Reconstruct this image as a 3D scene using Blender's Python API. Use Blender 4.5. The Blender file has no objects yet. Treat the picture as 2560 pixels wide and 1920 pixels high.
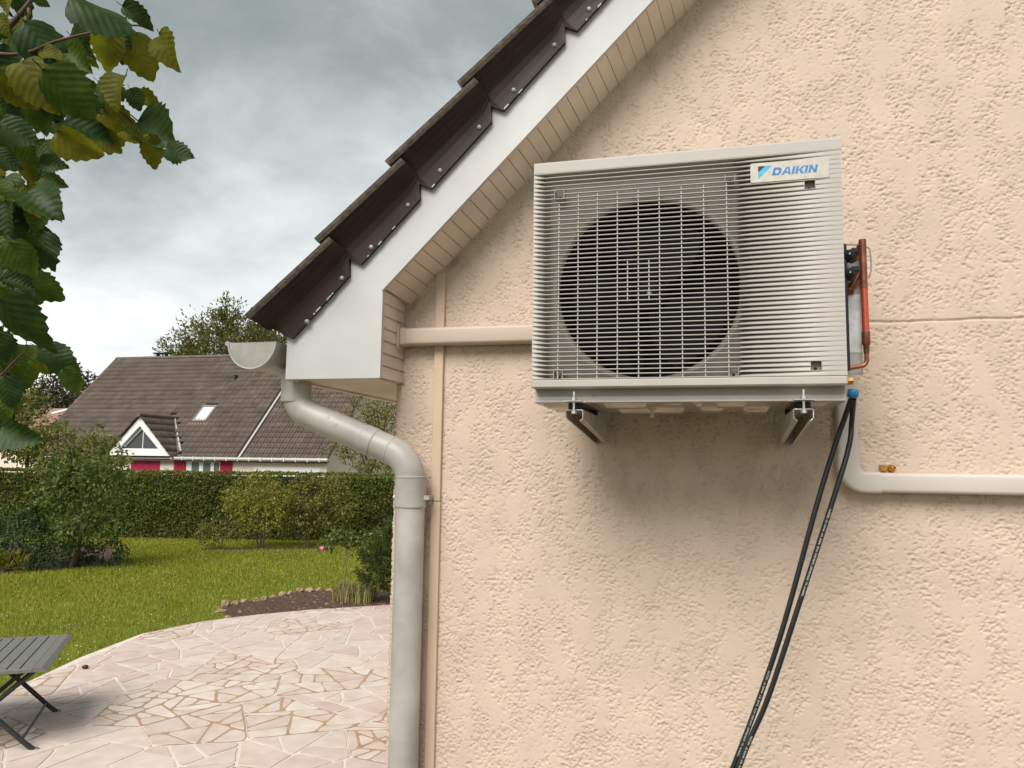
import bpy, math, random
import numpy as np
from mathutils import Vector, Matrix

random.seed(11)
RNG = np.random.default_rng(7)
PI = math.pi
SC = bpy.context.scene
COL = SC.collection

# ------------------------------------------------------------------ camera
cam_data = bpy.data.cameras.new('camera')
cam_data.sensor_fit = 'HORIZONTAL'
cam_data.sensor_width = 36.0
cam_data.lens = 36.0 * 1923.0 / 2560.0
cam_data.clip_start = 0.05
cam_data.clip_end = 3000
cam = bpy.data.objects.new('camera', cam_data)
COL.objects.link(cam)
cr = Vector((0.96694, 0.25456, 0.01477)); cu = Vector((0.01235, -0.10462, 0.99444)); cf = Vector((-0.25469, 0.96138, 0.1043))
M4 = Matrix((cr, cu, -cf)).transposed().to_4x4()
M4.translation = Vector((0, -2.76, 2.25))
cam.matrix_world = M4
SC.camera = cam

# ------------------------------------------------------------------ light
SUN_EL, SUN_AZ = math.radians(46), math.radians(190)   # azimuth from +y clockwise: behind the camera, a little right
EXPOSURE = 1.68
world = bpy.data.worlds.new('World'); SC.world = world
world.use_nodes = True
wn = world.node_tree.nodes; wl = world.node_tree.links
wn.clear()
def wnode(t, **k):
    n = wn.new(t)
    for a, b in k.items(): setattr(n, a, b)
    return n
w_out = wnode('ShaderNodeOutputWorld'); w_bg = wnode('ShaderNodeBackground')
w_bg.inputs['Strength'].default_value = 0.1
sky = wnode('ShaderNodeTexSky', sky_type='NISHITA', sun_disc=False, sun_elevation=SUN_EL, sun_rotation=SUN_AZ)
tc = wnode('ShaderNodeTexCoord')
sep = wnode('ShaderNodeSeparateXYZ')
wl.new(tc.outputs['Generated'], sep.inputs[0])
def wmath(op, a, b=None, clamp=False):
    n = wnode('ShaderNodeMath', operation=op, use_clamp=clamp)
    for i, v in enumerate((a, b)):
        if v is None: continue
        if isinstance(v, (int, float)): n.inputs[i].default_value = v
        else: wl.new(v, n.inputs[i])
    return n.outputs[0]
zz = wmath('ADD', wmath('MAXIMUM', sep.outputs['Z'], 0.0), 0.34)
px_ = wmath('DIVIDE', sep.outputs['X'], zz); py_ = wmath('DIVIDE', sep.outputs['Y'], zz)
comb = wnode('ShaderNodeCombineXYZ'); wl.new(px_, comb.inputs[0]); wl.new(py_, comb.inputs[1])
comb.inputs[2].default_value = 3.7
def wnoise(scale, det, rough, dist):
    n = wnode('ShaderNodeTexNoise'); n.inputs['Scale'].default_value = scale; n.inputs['Detail'].default_value = det
    n.inputs['Roughness'].default_value = rough; n.inputs['Distortion'].default_value = dist
    wl.new(comb.outputs[0], n.inputs['Vector']); return n.outputs['Fac']
n1 = wnoise(1.15, 7, 0.55, 0.25)
n2 = wnoise(3.1, 7, 0.58, 0.35)
# thick overcast: grey bellies with paler breaks, paler low down where one looks through the cloud edges
elev = wmath('SUBTRACT', 1.0, wmath('MULTIPLY', sep.outputs['Z'], 1.85), True)
f = wmath('ADD', wmath('MULTIPLY', n1, 1.15), wmath('MULTIPLY', n2, 0.75))
f = wmath('ADD', f, wmath('MULTIPLY', elev, 0.90))
f = wmath('SUBTRACT', f, 0.90, True)
ramp = wnode('ShaderNodeValToRGB'); wl.new(f, ramp.inputs[0])
e = ramp.color_ramp.elements
e[0].position = 0.0; e[0].color = (0.78, 0.92, 0.84, 1)
e[1].position = 0.85; e[1].color = (3.3, 3.3, 3.25, 1)
e.new(0.24).color = (1.16, 1.28, 1.21, 1)
e.new(0.55).color = (2.34, 2.40, 2.34, 1)
mix = wnode('ShaderNodeMix', data_type='RGBA'); mix.inputs['Factor'].default_value = 0.94
wl.new(sky.outputs[0], mix.inputs['A']); wl.new(ramp.outputs[0], mix.inputs['B'])
wl.new(mix.outputs['Result'], w_bg.inputs['Color']); wl.new(w_bg.outputs[0], w_out.inputs[0])

sun_data = bpy.data.lights.new('sun', 'SUN'); sun_data.energy = 1.5; sun_data.angle = math.radians(40)
sun_data.color = (1.0, 0.95, 0.895)
sun = bpy.data.objects.new('sun', sun_data); COL.objects.link(sun)
sd = Vector((math.sin(SUN_AZ) * math.cos(SUN_EL), math.cos(SUN_AZ) * math.cos(SUN_EL), math.sin(SUN_EL)))
sun.rotation_euler = sd.to_track_quat('Z', 'Y').to_euler(); sun.location = (3, -8, 12)

vs = SC.view_settings
vs.view_transform = 'Standard'; vs.look = 'None'; vs.exposure = EXPOSURE; vs.gamma = 1.0; vs.use_curve_mapping = False
SC.render.engine = 'CYCLES'

# ------------------------------------------------------------------ helpers
def mat(name, col, rough=0.7, metal=0.0, var=0.12, scale=30.0, bump=0.0, bscale=200.0, col2=None, island=None, spec=0.35,
        trans=0.0, objrand=None, det=4, stretch=None, clear=0.0):
    """procedural material: noise-mottled base colour, optional per-piece colours, bump and leaf translucency"""
    m = bpy.data.materials.new(name); m.use_nodes = True
    N = m.node_tree.nodes; L = m.node_tree.links
    b = N['Principled BSDF']; out = N['Material Output']
    b.inputs['Roughness'].default_value = rough; b.inputs['Metallic'].default_value = metal
    b.inputs['Specular IOR Level'].default_value = spec
    if clear: b.inputs['Coat Weight'].default_value = clear
    t = N.new('ShaderNodeTexCoord')
    vec = t.outputs['Object']
    if stretch:
        mp = N.new('ShaderNodeMapping'); mp.inputs['Scale'].default_value = stretch
        L.new(vec, mp.inputs[0]); vec = mp.outputs[0]
    n = N.new('ShaderNodeTexNoise'); n.inputs['Scale'].default_value = scale; n.inputs['Detail'].default_value = det
    L.new(vec, n.inputs['Vector'])
    c2 = col2 or tuple(max(0, c * (1 - 2.2 * var)) for c in col)
    c1 = col if col2 else tuple(min(1, c * (1 + var)) for c in col)
    r = N.new('ShaderNodeValToRGB'); L.new(n.outputs['Fac'], r.inputs[0])
    r.color_ramp.elements[0].position = 0.3; r.color_ramp.elements[0].color = (*c2, 1)
    r.color_ramp.elements[1].position = 0.7; r.color_ramp.elements[1].color = (*c1, 1)
    colout = r.outputs[0]
    if island or objrand:
        r2 = N.new('ShaderNodeValToRGB'); els = r2.color_ramp.elements
        cols = island or objrand
        els[0].color = (*cols[0], 1); els[1].color = (*cols[-1], 1)
        for i, cc in enumerate(cols[1:-1]): els.new((i + 1) / (len(cols) - 1)).color = (*cc, 1)
        if island:
            g = N.new('ShaderNodeNewGeometry'); L.new(g.outputs['Random Per Island'], r2.inputs[0])
        else:
            g = N.new('ShaderNodeObjectInfo'); L.new(g.outputs['Random'], r2.inputs[0])
        mx = N.new('ShaderNodeMix'); mx.data_type = 'RGBA'; mx.blend_type = 'MULTIPLY'; mx.inputs['Factor'].default_value = 1
        L.new(colout, mx.inputs['A']); L.new(r2.outputs[0], mx.inputs['B']); colout = mx.outputs['Result']
    L.new(colout, b.inputs['Base Color'])
    if bump:
        n3 = N.new('ShaderNodeTexNoise'); n3.inputs['Scale'].default_value = bscale; n3.inputs['Detail'].default_value = 5
        L.new(vec, n3.inputs['Vector'])
        bp = N.new('ShaderNodeBump'); bp.inputs['Strength'].default_value = bump; bp.inputs['Distance'].default_value = 0.004
        L.new(n3.outputs['Fac'], bp.inputs['Height']); L.new(bp.outputs[0], b.inputs['Normal'])
    if trans:
        tr = N.new('ShaderNodeBsdfTranslucent'); L.new(colout, tr.inputs['Color'])
        ms = N.new('ShaderNodeMixShader'); ms.inputs[0].default_value = trans
        L.new(b.outputs[0], ms.inputs[1]); L.new(tr.outputs[0], ms.inputs[2]); L.new(ms.outputs[0], out.inputs['Surface'])
    return m

def leafmat(name, cols, trans=0.3, rough=0.5, c2=(.8, .8, .8), scale=8):
    return mat(name, (1, 1, 1), rough, var=0.0, col2=c2, scale=scale, island=cols, trans=trans)

class MB:
    """collects faces; build() links them as one mesh object"""
    def __init__(s): s.v = []; s.f = []; s.sm = []; s.mi = []
    def add(s, vs, fs, smooth=False, mi=0):
        o = len(s.v); s.v += [tuple(p) for p in vs]; s.f += [tuple(i + o for i in q) for q in fs]
        s.sm += [smooth] * len(fs); s.mi += [mi] * len(fs); return s
    def box(s, x0, y0, z0, x1, y1, z1, b=0.0, mi=0):
        if b <= 0:
            v = [(x, y, z) for z in (z0, z1) for y in (y0, y1) for x in (x0, x1)]
            return s.add(v, [(0, 2, 3, 1), (4, 5, 7, 6), (0, 1, 5, 4), (2, 6, 7, 3), (0, 4, 6, 2), (1, 3, 7, 5)], mi=mi)
        # bevelled box: octagonal-profile edges
        v = []; f = []
        X = (x0, x1); Y = (y0, y1); Z = (z0, z1)
        idx = {}
        for i in (0, 1):
            for j in (0, 1):
                for k in (0, 1):
                    sx, sy, sz = (b if i == 0 else -b), (b if j == 0 else -b), (b if k == 0 else -b)
                    for a, p in enumerate(((X[i], Y[j] + sy, Z[k] + sz), (X[i] + sx, Y[j], Z[k] + sz), (X[i] + sx, Y[j] + sy, Z[k]))):
                        idx[(i, j, k, a)] = len(v); v.append(p)
        for i in (0, 1):
            q = [idx[(i, 0, 0, 0)], idx[(i, 0, 1, 0)], idx[(i, 1, 1, 0)], idx[(i, 1, 0, 0)]]; f.append(q if i == 0 else q[::-1])
            q = [idx[(0, i, 0, 1)], idx[(1, i, 0, 1)], idx[(1, i, 1, 1)], idx[(0, i, 1, 1)]]; f.append(q if i == 0 else q[::-1])
            q = [idx[(0, 0, i, 2)], idx[(0, 1, i, 2)], idx[(1, 1, i, 2)], idx[(1, 0, i, 2)]]; f.append(q if i == 0 else q[::-1])
        for i in (0, 1):
            for j in (0, 1):
                f.append([idx[(i, j, 0, 0)], idx[(i, j, 1, 0)], idx[(i, j, 1, 1)], idx[(i, j, 0, 1)]])
                f.append([idx[(i, 0, j, 0)], idx[(i, 1, j, 0)], idx[(i, 1, j, 2)], idx[(i, 0, j, 2)]])
                f.append([idx[(0, i, j, 1)], idx[(1, i, j, 1)], idx[(1, i, j, 2)], idx[(0, i, j, 2)]])
                for k in (0, 1): f.append([idx[(i, j, k, a)] for a in range(3)])
        return s.add(v, f, mi=mi)
    def prism(s, poly, a0, a1, axis='y', mi=0):
        """polygon in the two other axes, extruded along axis"""
        def P(p, a): return {'y': (p[0], a, p[1]), 'x': (a, p[0], p[1]), 'z': (p[0], p[1], a)}[axis]
        n = len(poly)
        v = [P(p, a0) for p in poly] + [P(p, a1) for p in poly]
        f = [tuple(range(n)), tuple(range(2 * n - 1, n - 1, -1))] + [(i, (i + 1) % n, n + (i + 1) % n, n + i) for i in range(n)]
        return s.add(v, f, mi=mi)
    def tube(s, pts, rad, seg=12, caps=True, mi=0):
        pts = [Vector(p) for p in pts]; n = len(pts)
        rads = rad if isinstance(rad, (list, tuple)) else [rad] * n
        t0 = (pts[1] - pts[0]).normalized()
        a = t0.orthogonal().normalized()
        v = []; f = []
        for i, p in enumerate(pts):
            t = (pts[min(i + 1, n - 1)] - pts[max(i - 1, 0)]).normalized()
            a = (a - t * a.dot(t)).normalized(); b = t.cross(a)
            for k in range(seg):
                w = 2 * PI * k / seg
                v.append(p + (a * math.cos(w) + b * math.sin(w)) * rads[i])
        for i in range(n - 1):
            for k in range(seg):
                f.append((i * seg + k, i * seg + (k + 1) % seg, (i + 1) * seg + (k + 1) % seg, (i + 1) * seg + k))
        s.add(v, f, True, mi)
        if caps:
            s.add([v[k] for k in range(seg)], [tuple(range(seg))[::-1]], False, mi)
            s.add([v[(n - 1) * seg + k] for k in range(seg)], [tuple(range(seg))], False, mi)
        return s
    def cyl(s, p0, p1, r, seg=16, mi=0): return s.tube([p0, p1], r, seg, True, mi)
    def lathe(s, prof, c, axis, seg=24, mi=0):
        """profile (radius, height) about axis through c"""
        ax = Vector(axis).normalized(); a = ax.orthogonal().normalized(); b = ax.cross(a); c = Vector(c)
        v = []; f = []
        for r, h in prof:
            for k in range(seg):
                w = 2 * PI * k / seg; v.append(c + ax * h + (a * math.cos(w) + b * math.sin(w)) * r)
        for i in range(len(prof) - 1):
            for k in range(seg): f.append((i * seg + k, i * seg + (k + 1) % seg, (i + 1) * seg + (k + 1) % seg, (i + 1) * seg + k))
        return s.add(v, f, True, mi)
    def mesh(s, name):
        me = bpy.data.meshes.new(name); me.from_pydata(s.v, [], s.f)
        me.polygons.foreach_set('use_smooth', s.sm)
        if any(s.mi): me.polygons.foreach_set('material_index', s.mi)
        me.update(); return me
    def build(s, name, m, parent=None, loc=None): return obj(name, s.mesh(name), m, parent, loc)

def obj(name, me, m=None, parent=None, loc=None):
    o = bpy.data.objects.new(name, me); COL.objects.link(o)
    if m is not None and not me.materials:
        for x in (m if isinstance(m, (list, tuple)) else [m]): me.materials.append(x)
    if parent: o.parent = parent
    if loc: o.location = loc
    return o
def tag(o, label, cat, group=None):
    o['label'] = label; o['category'] = cat
    if group: o['group'] = group
    return o
def thing(name, label, cat, loc=(0, 0, 0), rz=0.0, group=None):
    o = bpy.data.objects.new(name, None); COL.objects.link(o); o.location = loc; o.rotation_euler = (0, 0, rz)
    o.empty_display_size = 0.1
    return tag(o, label, cat, group)
def struct(o): o['kind'] = 'structure'; return o
def stuff(o): o['kind'] = 'stuff'; return o

def np_mesh(name, V, F, smooth=False):
    """V (n,3) floats, F (m,k) ints with constant k"""
    me = bpy.data.meshes.new(name); m, k = F.shape
    me.vertices.add(len(V)); me.vertices.foreach_set('co', np.ascontiguousarray(V, np.float32).ravel())
    me.loops.add(m * k); me.loops.foreach_set('vertex_index', np.ascontiguousarray(F, np.int32).ravel())
    me.polygons.add(m); me.polygons.foreach_set('loop_start', np.arange(0, m * k, k, dtype=np.int32))
    me.polygons.foreach_set('use_smooth', np.full(m, smooth))
    me.update(calc_edges=True); return me

def vnoise(x, y, seed):
    """gradient noise on arrays, about -1..1"""
    r = np.random.default_rng(seed); n = 256
    g = r.uniform(0, 2 * np.pi, (n, n)); gx, gy = np.cos(g), np.sin(g)
    xi = np.floor(x).astype(int); yi = np.floor(y).astype(int); fx = x - xi; fy = y - yi
    u = fx * fx * fx * (fx * (fx * 6 - 15) + 10); v = fy * fy * fy * (fy * (fy * 6 - 15) + 10)
    def d(i, j, dx, dy):
        a = (xi + i) % n; b = (yi + j) % n; return gx[a, b] * dx + gy[a, b] * dy
    a = d(0, 0, fx, fy) * (1 - u) + d(1, 0, fx - 1, fy) * u
    b = d(0, 1, fx, fy - 1) * (1 - u) + d(1, 1, fx - 1, fy - 1) * u
    return (a * (1 - v) + b * v) * 1.5
def fbm(x, y, seed, octv=4, gain=0.55):
    t = 0; a = 1; s = 0
    for i in range(octv):
        t = t + a * vnoise(x * 2 ** i, y * 2 ** i, seed + i); s += a; a *= gain
    return t / s

def leaf_cloud(P, size, out=None, droop=0.3, aspect=0.55, jitter=0.9, rng=RNG, fold=0.18, up=.6, ow=.6):
    """one small folded leaf of four corners at each point of P"""
    n = len(P)
    ax = rng.normal(size=(n, 3)) * jitter
    if out is not None: ax = ax + out
    ax[:, 2] -= droop
    ax /= np.linalg.norm(ax, axis=1)[:, None] + 1e-9
    nn = rng.normal(size=(n, 3)) * 0.6; nn[:, 2] += up
    if out is not None: nn = nn + ow * out
    sd_ = np.cross(nn, ax); sd_ /= np.linalg.norm(sd_, axis=1)[:, None] + 1e-9
    nn = np.cross(ax, sd_)
    L = (size * rng.uniform(0.6, 1.3, n))[:, None]
    W = L * aspect * 0.5
    V = np.empty((n, 4, 3)); V[:, 0] = P; V[:, 2] = P + ax * L
    V[:, 1] = P + ax * L * 0.45 + sd_ * W + nn * L * fold; V[:, 3] = P + ax * L * 0.45 - sd_ * W + nn * L * fold
    b = np.arange(n)[:, None] * 4
    F = np.concatenate([b + np.array([0, 1, 2]), b + np.array([0, 2, 3])], 0)
    return V.reshape(-1, 3), F
def blob_points(blobs, n, rng=RNG, clump=0.12, per=14, shell=0.55):
    """points in clumps through a union of ellipsoids (cx,cy,cz,rx,ry,rz); returns points and outward directions"""
    w = np.array([b[3] * b[4] * b[5] for b in blobs]) ** 0.7; w /= w.sum()
    nc = max(1, n // per)
    ci = rng.choice(len(blobs), nc, p=w); B = np.array(blobs)[ci]
    d = rng.normal(size=(nc, 3)); d /= np.linalg.norm(d, axis=1)[:, None]
    r = rng.uniform(shell, 1.06, nc)[:, None]
    cen = B[:, :3] + d * r * B[:, 3:6]
    rep = rng.integers(0, nc, n)
    P = cen[rep] + rng.normal(size=(n, 3)) * clump * B[rep, 3:6].mean(axis=1)[:, None]
    return P, d[rep]
def pip(x, y, poly):
    """points inside polygon"""
    c = np.zeros(len(x), bool); n = len(poly); j = n - 1
    for i in range(n):
        xi, yi = poly[i]; xj, yj = poly[j]
        k = ((yi > y) != (yj > y)) & (x < (xj - xi) * (y - yi) / (yj - yi + 1e-12) + xi)
        c ^= k; j = i
    return c
def fillet(pts, rad, seg=6):
    """round the inner corners of a polyline"""
    P = [Vector(p) for p in pts]; out = [P[0]]
    for i in range(1, len(P) - 1):
        a = (P[i - 1] - P[i]); b = (P[i + 1] - P[i]); r = min(rad, a.length * 0.49, b.length * 0.49)
        p0 = P[i] + a.normalized() * r; p1 = P[i] + b.normalized() * r
        for k in range(seg + 1):
            t = k / seg; out.append(p0 * (1 - t) ** 2 + P[i] * 2 * t * (1 - t) + p1 * t * t)
    out.append(P[-1]); return out
def copy_tree(o, parent=None):
    c = o.copy(); COL.objects.link(c)
    if parent: c.parent = parent
    for ch in list(o.children): copy_tree(ch, c)
    return c
LEAVES = [
(-1.913,-1.067,2.872,-0.11,0.38,-0.92,0.25,-0.89,-0.39,0.079,0.2),
(-2.044,-1.071,3.205,0.03,-0.15,-0.99,-0.14,-0.98,0.15,0.073,1),
(-1.784,-1.167,2.652,0.47,-0.16,-0.87,0.58,-0.69,0.43,0.078,0.2),
(-1.998,-0.955,3.54,0.36,0.04,-0.93,0.12,-0.99,0.01,0.099,0),
(-1.906,-0.999,3.383,-0.37,0.38,-0.85,0.36,-0.79,-0.5,0.083,0.6),
(-1.88,-1.13,3.43,0.59,0.62,-0.51,0.71,-0.7,-0.03,0.111,0.4),
(-2.134,-0.92,3.24,0.92,-0.11,-0.38,0.18,-0.74,0.65,0.097,0.5),
(-1.824,-1.156,2.984,0.28,0.3,-0.91,-0.14,-0.93,-0.35,0.095,0.3),
(-1.886,-1.018,3.219,0.87,-0.13,-0.48,0.22,-0.76,0.61,0.086,0.4),
(-2.024,-0.913,2.942,-0.4,0.42,-0.81,-0.04,-0.9,-0.44,0.097,0.5),
(-2.094,-1.004,3.366,0.75,0.54,-0.38,0.61,-0.79,0.06,0.082,0.8),
(-1.959,-1.169,3.254,0.82,-0.13,-0.56,0.13,-0.91,0.4,0.087,1),
(-2.15,-0.926,3.163,0.16,-0.3,-0.94,-0.08,-0.95,0.29,0.104,0.8),
(-2.018,-1.053,2.977,0.63,0.28,-0.72,0.36,-0.93,-0.05,0.114,0),
(-2.043,-1.019,2.628,-0.15,0.15,-0.98,-0.09,-0.99,-0.14,0.104,1),
(-1.715,-1.209,3.324,0.9,0.22,-0.37,0.33,-0.91,0.26,0.068,0.7),
(-1.998,-1.073,3.01,0.83,-0.03,-0.56,0.14,-0.95,0.27,0.08,0.6),
(-2.037,-0.962,2.865,0.91,0.24,-0.34,0.3,-0.94,0.15,0.115,0.2),
(-1.967,-1.023,3.33,0.9,0.17,-0.4,0.32,-0.88,0.35,0.088,0.3),
(-1.755,-1.192,2.965,0.32,0.41,-0.85,0.73,-0.68,-0.06,0.092,0.7),
(-2.159,-0.988,3.055,0.62,0.06,-0.78,0.44,-0.85,0.28,0.126,0.1),
(-1.932,-1.064,2.725,0.85,0.41,-0.34,0.44,-0.9,0.01,0.1,0.4),
(-1.795,-1.251,3.242,0.64,0.45,-0.62,0.69,-0.69,0.21,0.084,0.5),
(-1.949,-1.075,3.186,-0.17,-0.34,-0.92,0.27,-0.92,0.29,0.101,0.7),
(-2.008,-0.969,2.822,-0.18,0.26,-0.95,0.46,-0.83,-0.31,0.108,0.9),
(-2.117,-0.907,2.991,0.93,0.09,-0.35,0.07,-1,-0.07,0.13,0.1),
(-1.827,-1.167,3.462,0.05,0.08,-1,-0.2,-0.98,-0.09,0.113,0.7),
(-2.047,-1.086,3.246,0.53,0.63,-0.57,0.32,-0.77,-0.55,0.106,0.8),
(-2.04,-1.058,2.885,0.41,0.6,-0.69,0.49,-0.78,-0.39,0.084,0.6),
(-1.933,-1.169,3.35,0.59,0.64,-0.49,0.62,-0.75,-0.24,0.081,0.9),
(-1.681,-1.061,3.512,0.19,0.35,-0.92,-0.1,-0.92,-0.38,0.071,0.5),
(-1.85,-1.086,3.41,0.62,-0.11,-0.78,0.47,-0.74,0.48,0.114,0.5),
(-1.839,-1.141,3.424,0.62,0.53,-0.57,0.76,-0.57,0.31,0.095,0.9),
(-1.708,-1.221,3.249,-0.03,0.35,-0.93,-0.15,-0.93,-0.35,0.106,0.8),
(-1.728,-1.043,3.303,0.65,0.02,-0.76,-0.03,-1,-0.05,0.109,0.6),
(-1.508,-1.163,3.409,0.21,-0.15,-0.97,-0.19,-0.98,0.11,0.088,0),
(-1.804,-1.015,3.289,0.67,0.63,-0.39,0.62,-0.77,-0.18,0.079,0.7),
(-1.582,-1.153,3.252,0.78,-0.16,-0.6,-0.05,-0.98,0.2,0.103,0.6),
(-1.802,-1.074,3.268,-0.19,0.35,-0.92,0.69,-0.62,-0.38,0.077,0.2),
(-1.653,-0.995,3.229,-0.27,-0.08,-0.96,0.57,-0.82,-0.09,0.116,0.8),
(-1.889,-1.061,3.432,-0.02,0.25,-0.97,-0.21,-0.95,-0.24,0.102,0.5),
(-1.773,-0.89,3.569,-0.07,0.33,-0.94,0.68,-0.67,-0.28,0.106,0.1),
(-1.798,-1.044,3.473,0.63,-0.11,-0.77,-0.26,-0.96,-0.08,0.111,0.6),
(-1.743,-1.161,3.23,-0.24,0.06,-0.97,0.64,-0.74,-0.21,0.07,0.1),
(-1.839,-1.035,3.416,-0.01,0.26,-0.97,-0.08,-0.96,-0.26,0.111,0.4),
(-1.777,-1.068,3.415,0.76,0.56,-0.33,0.64,-0.7,0.3,0.093,0.7),
(-1.371,-1.472,3.259,0.85,0.47,-0.21,0.52,-0.77,0.37,0.162,0),
(-1.473,-1.206,3.418,0.72,0.6,-0.34,0.65,-0.76,0.03,0.09,0.2),
(-1.738,-1.061,3.495,-0.38,0.18,-0.91,0.03,-0.98,-0.21,0.1,0),
(-1.518,-1.196,3.375,-0.12,0.19,-0.97,0.67,-0.71,-0.22,0.124,1),
(-1.489,-1.149,3.382,0.42,0.12,-0.9,0.48,-0.87,0.11,0.135,1),
(-1.43,-1.113,3.386,0.47,-0.2,-0.86,-0.09,-0.98,0.18,0.116,0.9),
(-1.783,-1.212,3.418,0.58,0.34,-0.74,0.55,-0.83,0.05,0.162,0.1),
(-1.736,-1.12,3.38,0.78,-0.03,-0.63,0.15,-0.96,0.24,0.136,0.6),
(-1.927,-1.082,3.439,-0.88,0.18,-0.44,-0.04,-0.95,-0.31,0.112,0),
(-1.684,-1.29,3.25,0.52,0.01,-0.86,0.2,-0.97,0.11,0.151,0.9),
(-1.583,-1.326,3.199,0.47,0.46,-0.76,0.08,-0.87,-0.48,0.162,0.3),
(-1.781,-1.279,3.245,0.53,0.6,-0.6,0.59,-0.77,-0.24,0.133,0.8),
(-1.704,-1.104,3.301,0.14,0.19,-0.97,0.66,-0.75,-0.05,0.101,0),
(-1.63,-1.121,3.243,0.53,-0.07,-0.85,-0.31,-0.94,-0.11,0.079,0.1),
(-1.49,-1.155,3.257,-0.24,-0.3,-0.92,-0.19,-0.92,0.35,0.11,0.8),
(-1.456,-1.178,3.206,0.22,0.49,-0.84,0.69,-0.69,-0.23,0.066,0),
(-1.538,-1.074,3.236,0.8,0.6,0.05,0.56,-0.77,0.3,0.081,0.9),
(-1.609,-1.117,3.181,0.85,0.44,-0.3,0.5,-0.85,0.16,0.119,0.9),
(-1.51,-1.081,3.166,0.83,-0.03,-0.56,0.23,-0.89,0.39,0.162,0.1),
(-1.331,-1.184,3.026,0.96,-0.01,-0.26,0,-1,0.06,0.087,0.2),
(-1.435,-1.122,3.109,0.03,0.28,-0.96,0.61,-0.77,-0.21,0.101,0.8),
(-1.512,-1.135,3.115,0.85,0.21,-0.49,0.32,-0.94,0.15,0.072,0.9),
(-1.555,-1.298,3.049,0.63,0.62,-0.48,0.29,-0.75,-0.59,0.122,0.7),
(-1.696,-1.038,3.176,0.63,0.52,-0.57,0.47,-0.85,-0.25,0.099,0.7),
(-1.675,-1.164,3.144,0.86,0.45,-0.22,0.5,-0.81,0.31,0.137,0),
(-1.932,-1.057,3.27,0.77,0.44,-0.46,0.63,-0.67,0.41,0.155,0),
(-1.831,-1.244,3.179,0.79,0.55,-0.28,0.6,-0.78,0.18,0.087,0),
(-1.734,-1.3,3.086,0.84,0.38,-0.39,0.42,-0.91,0.04,0.11,0.2),
(-1.837,-1.149,3.138,0.21,0.5,-0.84,0.36,-0.84,-0.41,0.111,0.3),
(-1.786,-1.112,3.13,0.37,-0.03,-0.93,0.56,-0.79,0.24,0.096,0.6),
(-1.689,-1.214,3.012,0.82,0.57,-0.03,0.57,-0.82,-0.05,0.076,0.2),
(-1.909,-1.096,3.115,0.36,0.53,-0.77,0.84,-0.54,0.03,0.104,0.9),
(-1.921,-1.152,3.091,0.77,0.44,-0.46,0.52,-0.85,0.06,0.091,0),
(-1.926,-1.019,3.107,0.19,0.02,-0.98,-0.1,-0.99,-0.04,0.128,0),
(-1.751,-1.149,3.002,0.89,0.31,-0.32,0.29,-0.95,-0.12,0.074,0.3),
(-1.72,-1.216,2.936,0.87,-0.09,-0.49,0.25,-0.77,0.59,0.14,0.1),
(-1.881,-1.091,2.999,0.53,-0.11,-0.84,0.57,-0.69,0.44,0.122,0.3),
(-1.865,-1.154,3.012,0.54,-0.2,-0.82,0.43,-0.78,0.46,0.108,0.5),
(-1.793,-1.09,2.953,-0.06,-0.33,-0.94,0.61,-0.76,0.22,0.095,0.5),
(-1.85,-1.159,2.942,0.23,-0.15,-0.96,0.16,-0.97,0.19,0.108,0.1),
(-1.924,-1.111,2.921,0.24,0.44,-0.87,0.16,-0.9,-0.41,0.133,0.3),
(-1.897,-1.11,2.864,0.24,-0.24,-0.94,0.2,-0.94,0.29,0.12,0.4),
(-1.9,-1.092,2.852,0.81,0.56,-0.2,0.59,-0.78,0.21,0.097,0.6),
(-1.882,-1.065,2.815,0.89,0.44,-0.14,0.4,-0.88,-0.26,0.093,0.2),
(-1.674,-1.295,2.778,0.36,0.52,-0.77,0.68,-0.72,-0.16,0.108,0.3),
(-1.927,-1.077,2.831,0.01,0.02,-1,0.38,-0.92,-0.02,0.123,0.5),
(-1.782,-1.196,2.743,0.44,0.32,-0.84,0.2,-0.95,-0.25,0.076,0.2),
(-1.677,-1.335,3.396,-0.12,-0.14,-0.98,-0.01,-0.99,0.14,0.063,0.7),
(-1.727,-1.325,3.412,-0.07,0.32,-0.94,-0.26,-0.92,-0.29,0.055,0),
(-1.759,-1.3,3.372,0.53,-0.13,-0.84,0.12,-0.97,0.22,0.065,0.7),
(-1.812,-1.166,3.52,0.7,0.58,-0.42,0.43,-0.81,-0.39,0.051,0.6),
(-1.778,-1.251,3.372,-0.83,-0.21,-0.51,0.44,-0.82,-0.38,0.053,0.1),
(-1.761,-1.222,2.707,0.79,0.55,-0.28,0.61,-0.69,0.38,0.08,0.2),
(-1.764,-1.193,2.688,0.85,0.33,-0.4,0.49,-0.78,0.4,0.073,0.1),
(-1.717,-1.268,2.675,0.23,0.46,-0.86,0.13,-0.89,-0.44,0.077,0.5),
(-1.413,-1.542,2.576,0.33,0.42,-0.85,0.01,-0.9,-0.44,0.162,0),
(-1.661,-1.243,2.595,0.64,0.09,-0.76,0.36,-0.91,0.2,0.077,0.2),
(-1.804,-1.066,2.553,0.86,0.15,-0.49,0.24,-0.97,0.11,0.127,0.1),
(-1.607,-1.172,2.479,0.34,0.57,-0.75,0.83,-0.55,-0.04,0.087,0.3),
(-1.959,-0.958,2.584,0.24,-0.22,-0.95,0.58,-0.75,0.32,0.135,0.6),
(-1.906,-1.091,2.54,0.23,0.46,-0.86,-0.08,-0.87,-0.49,0.101,0.4),
(-1.741,-1.216,2.458,0.08,0.11,-0.99,0.32,-0.94,-0.08,0.093,0.1),
(-1.767,-1.143,2.408,-0.54,0.17,-0.83,0.22,-0.92,-0.33,0.059,0.4),
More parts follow.
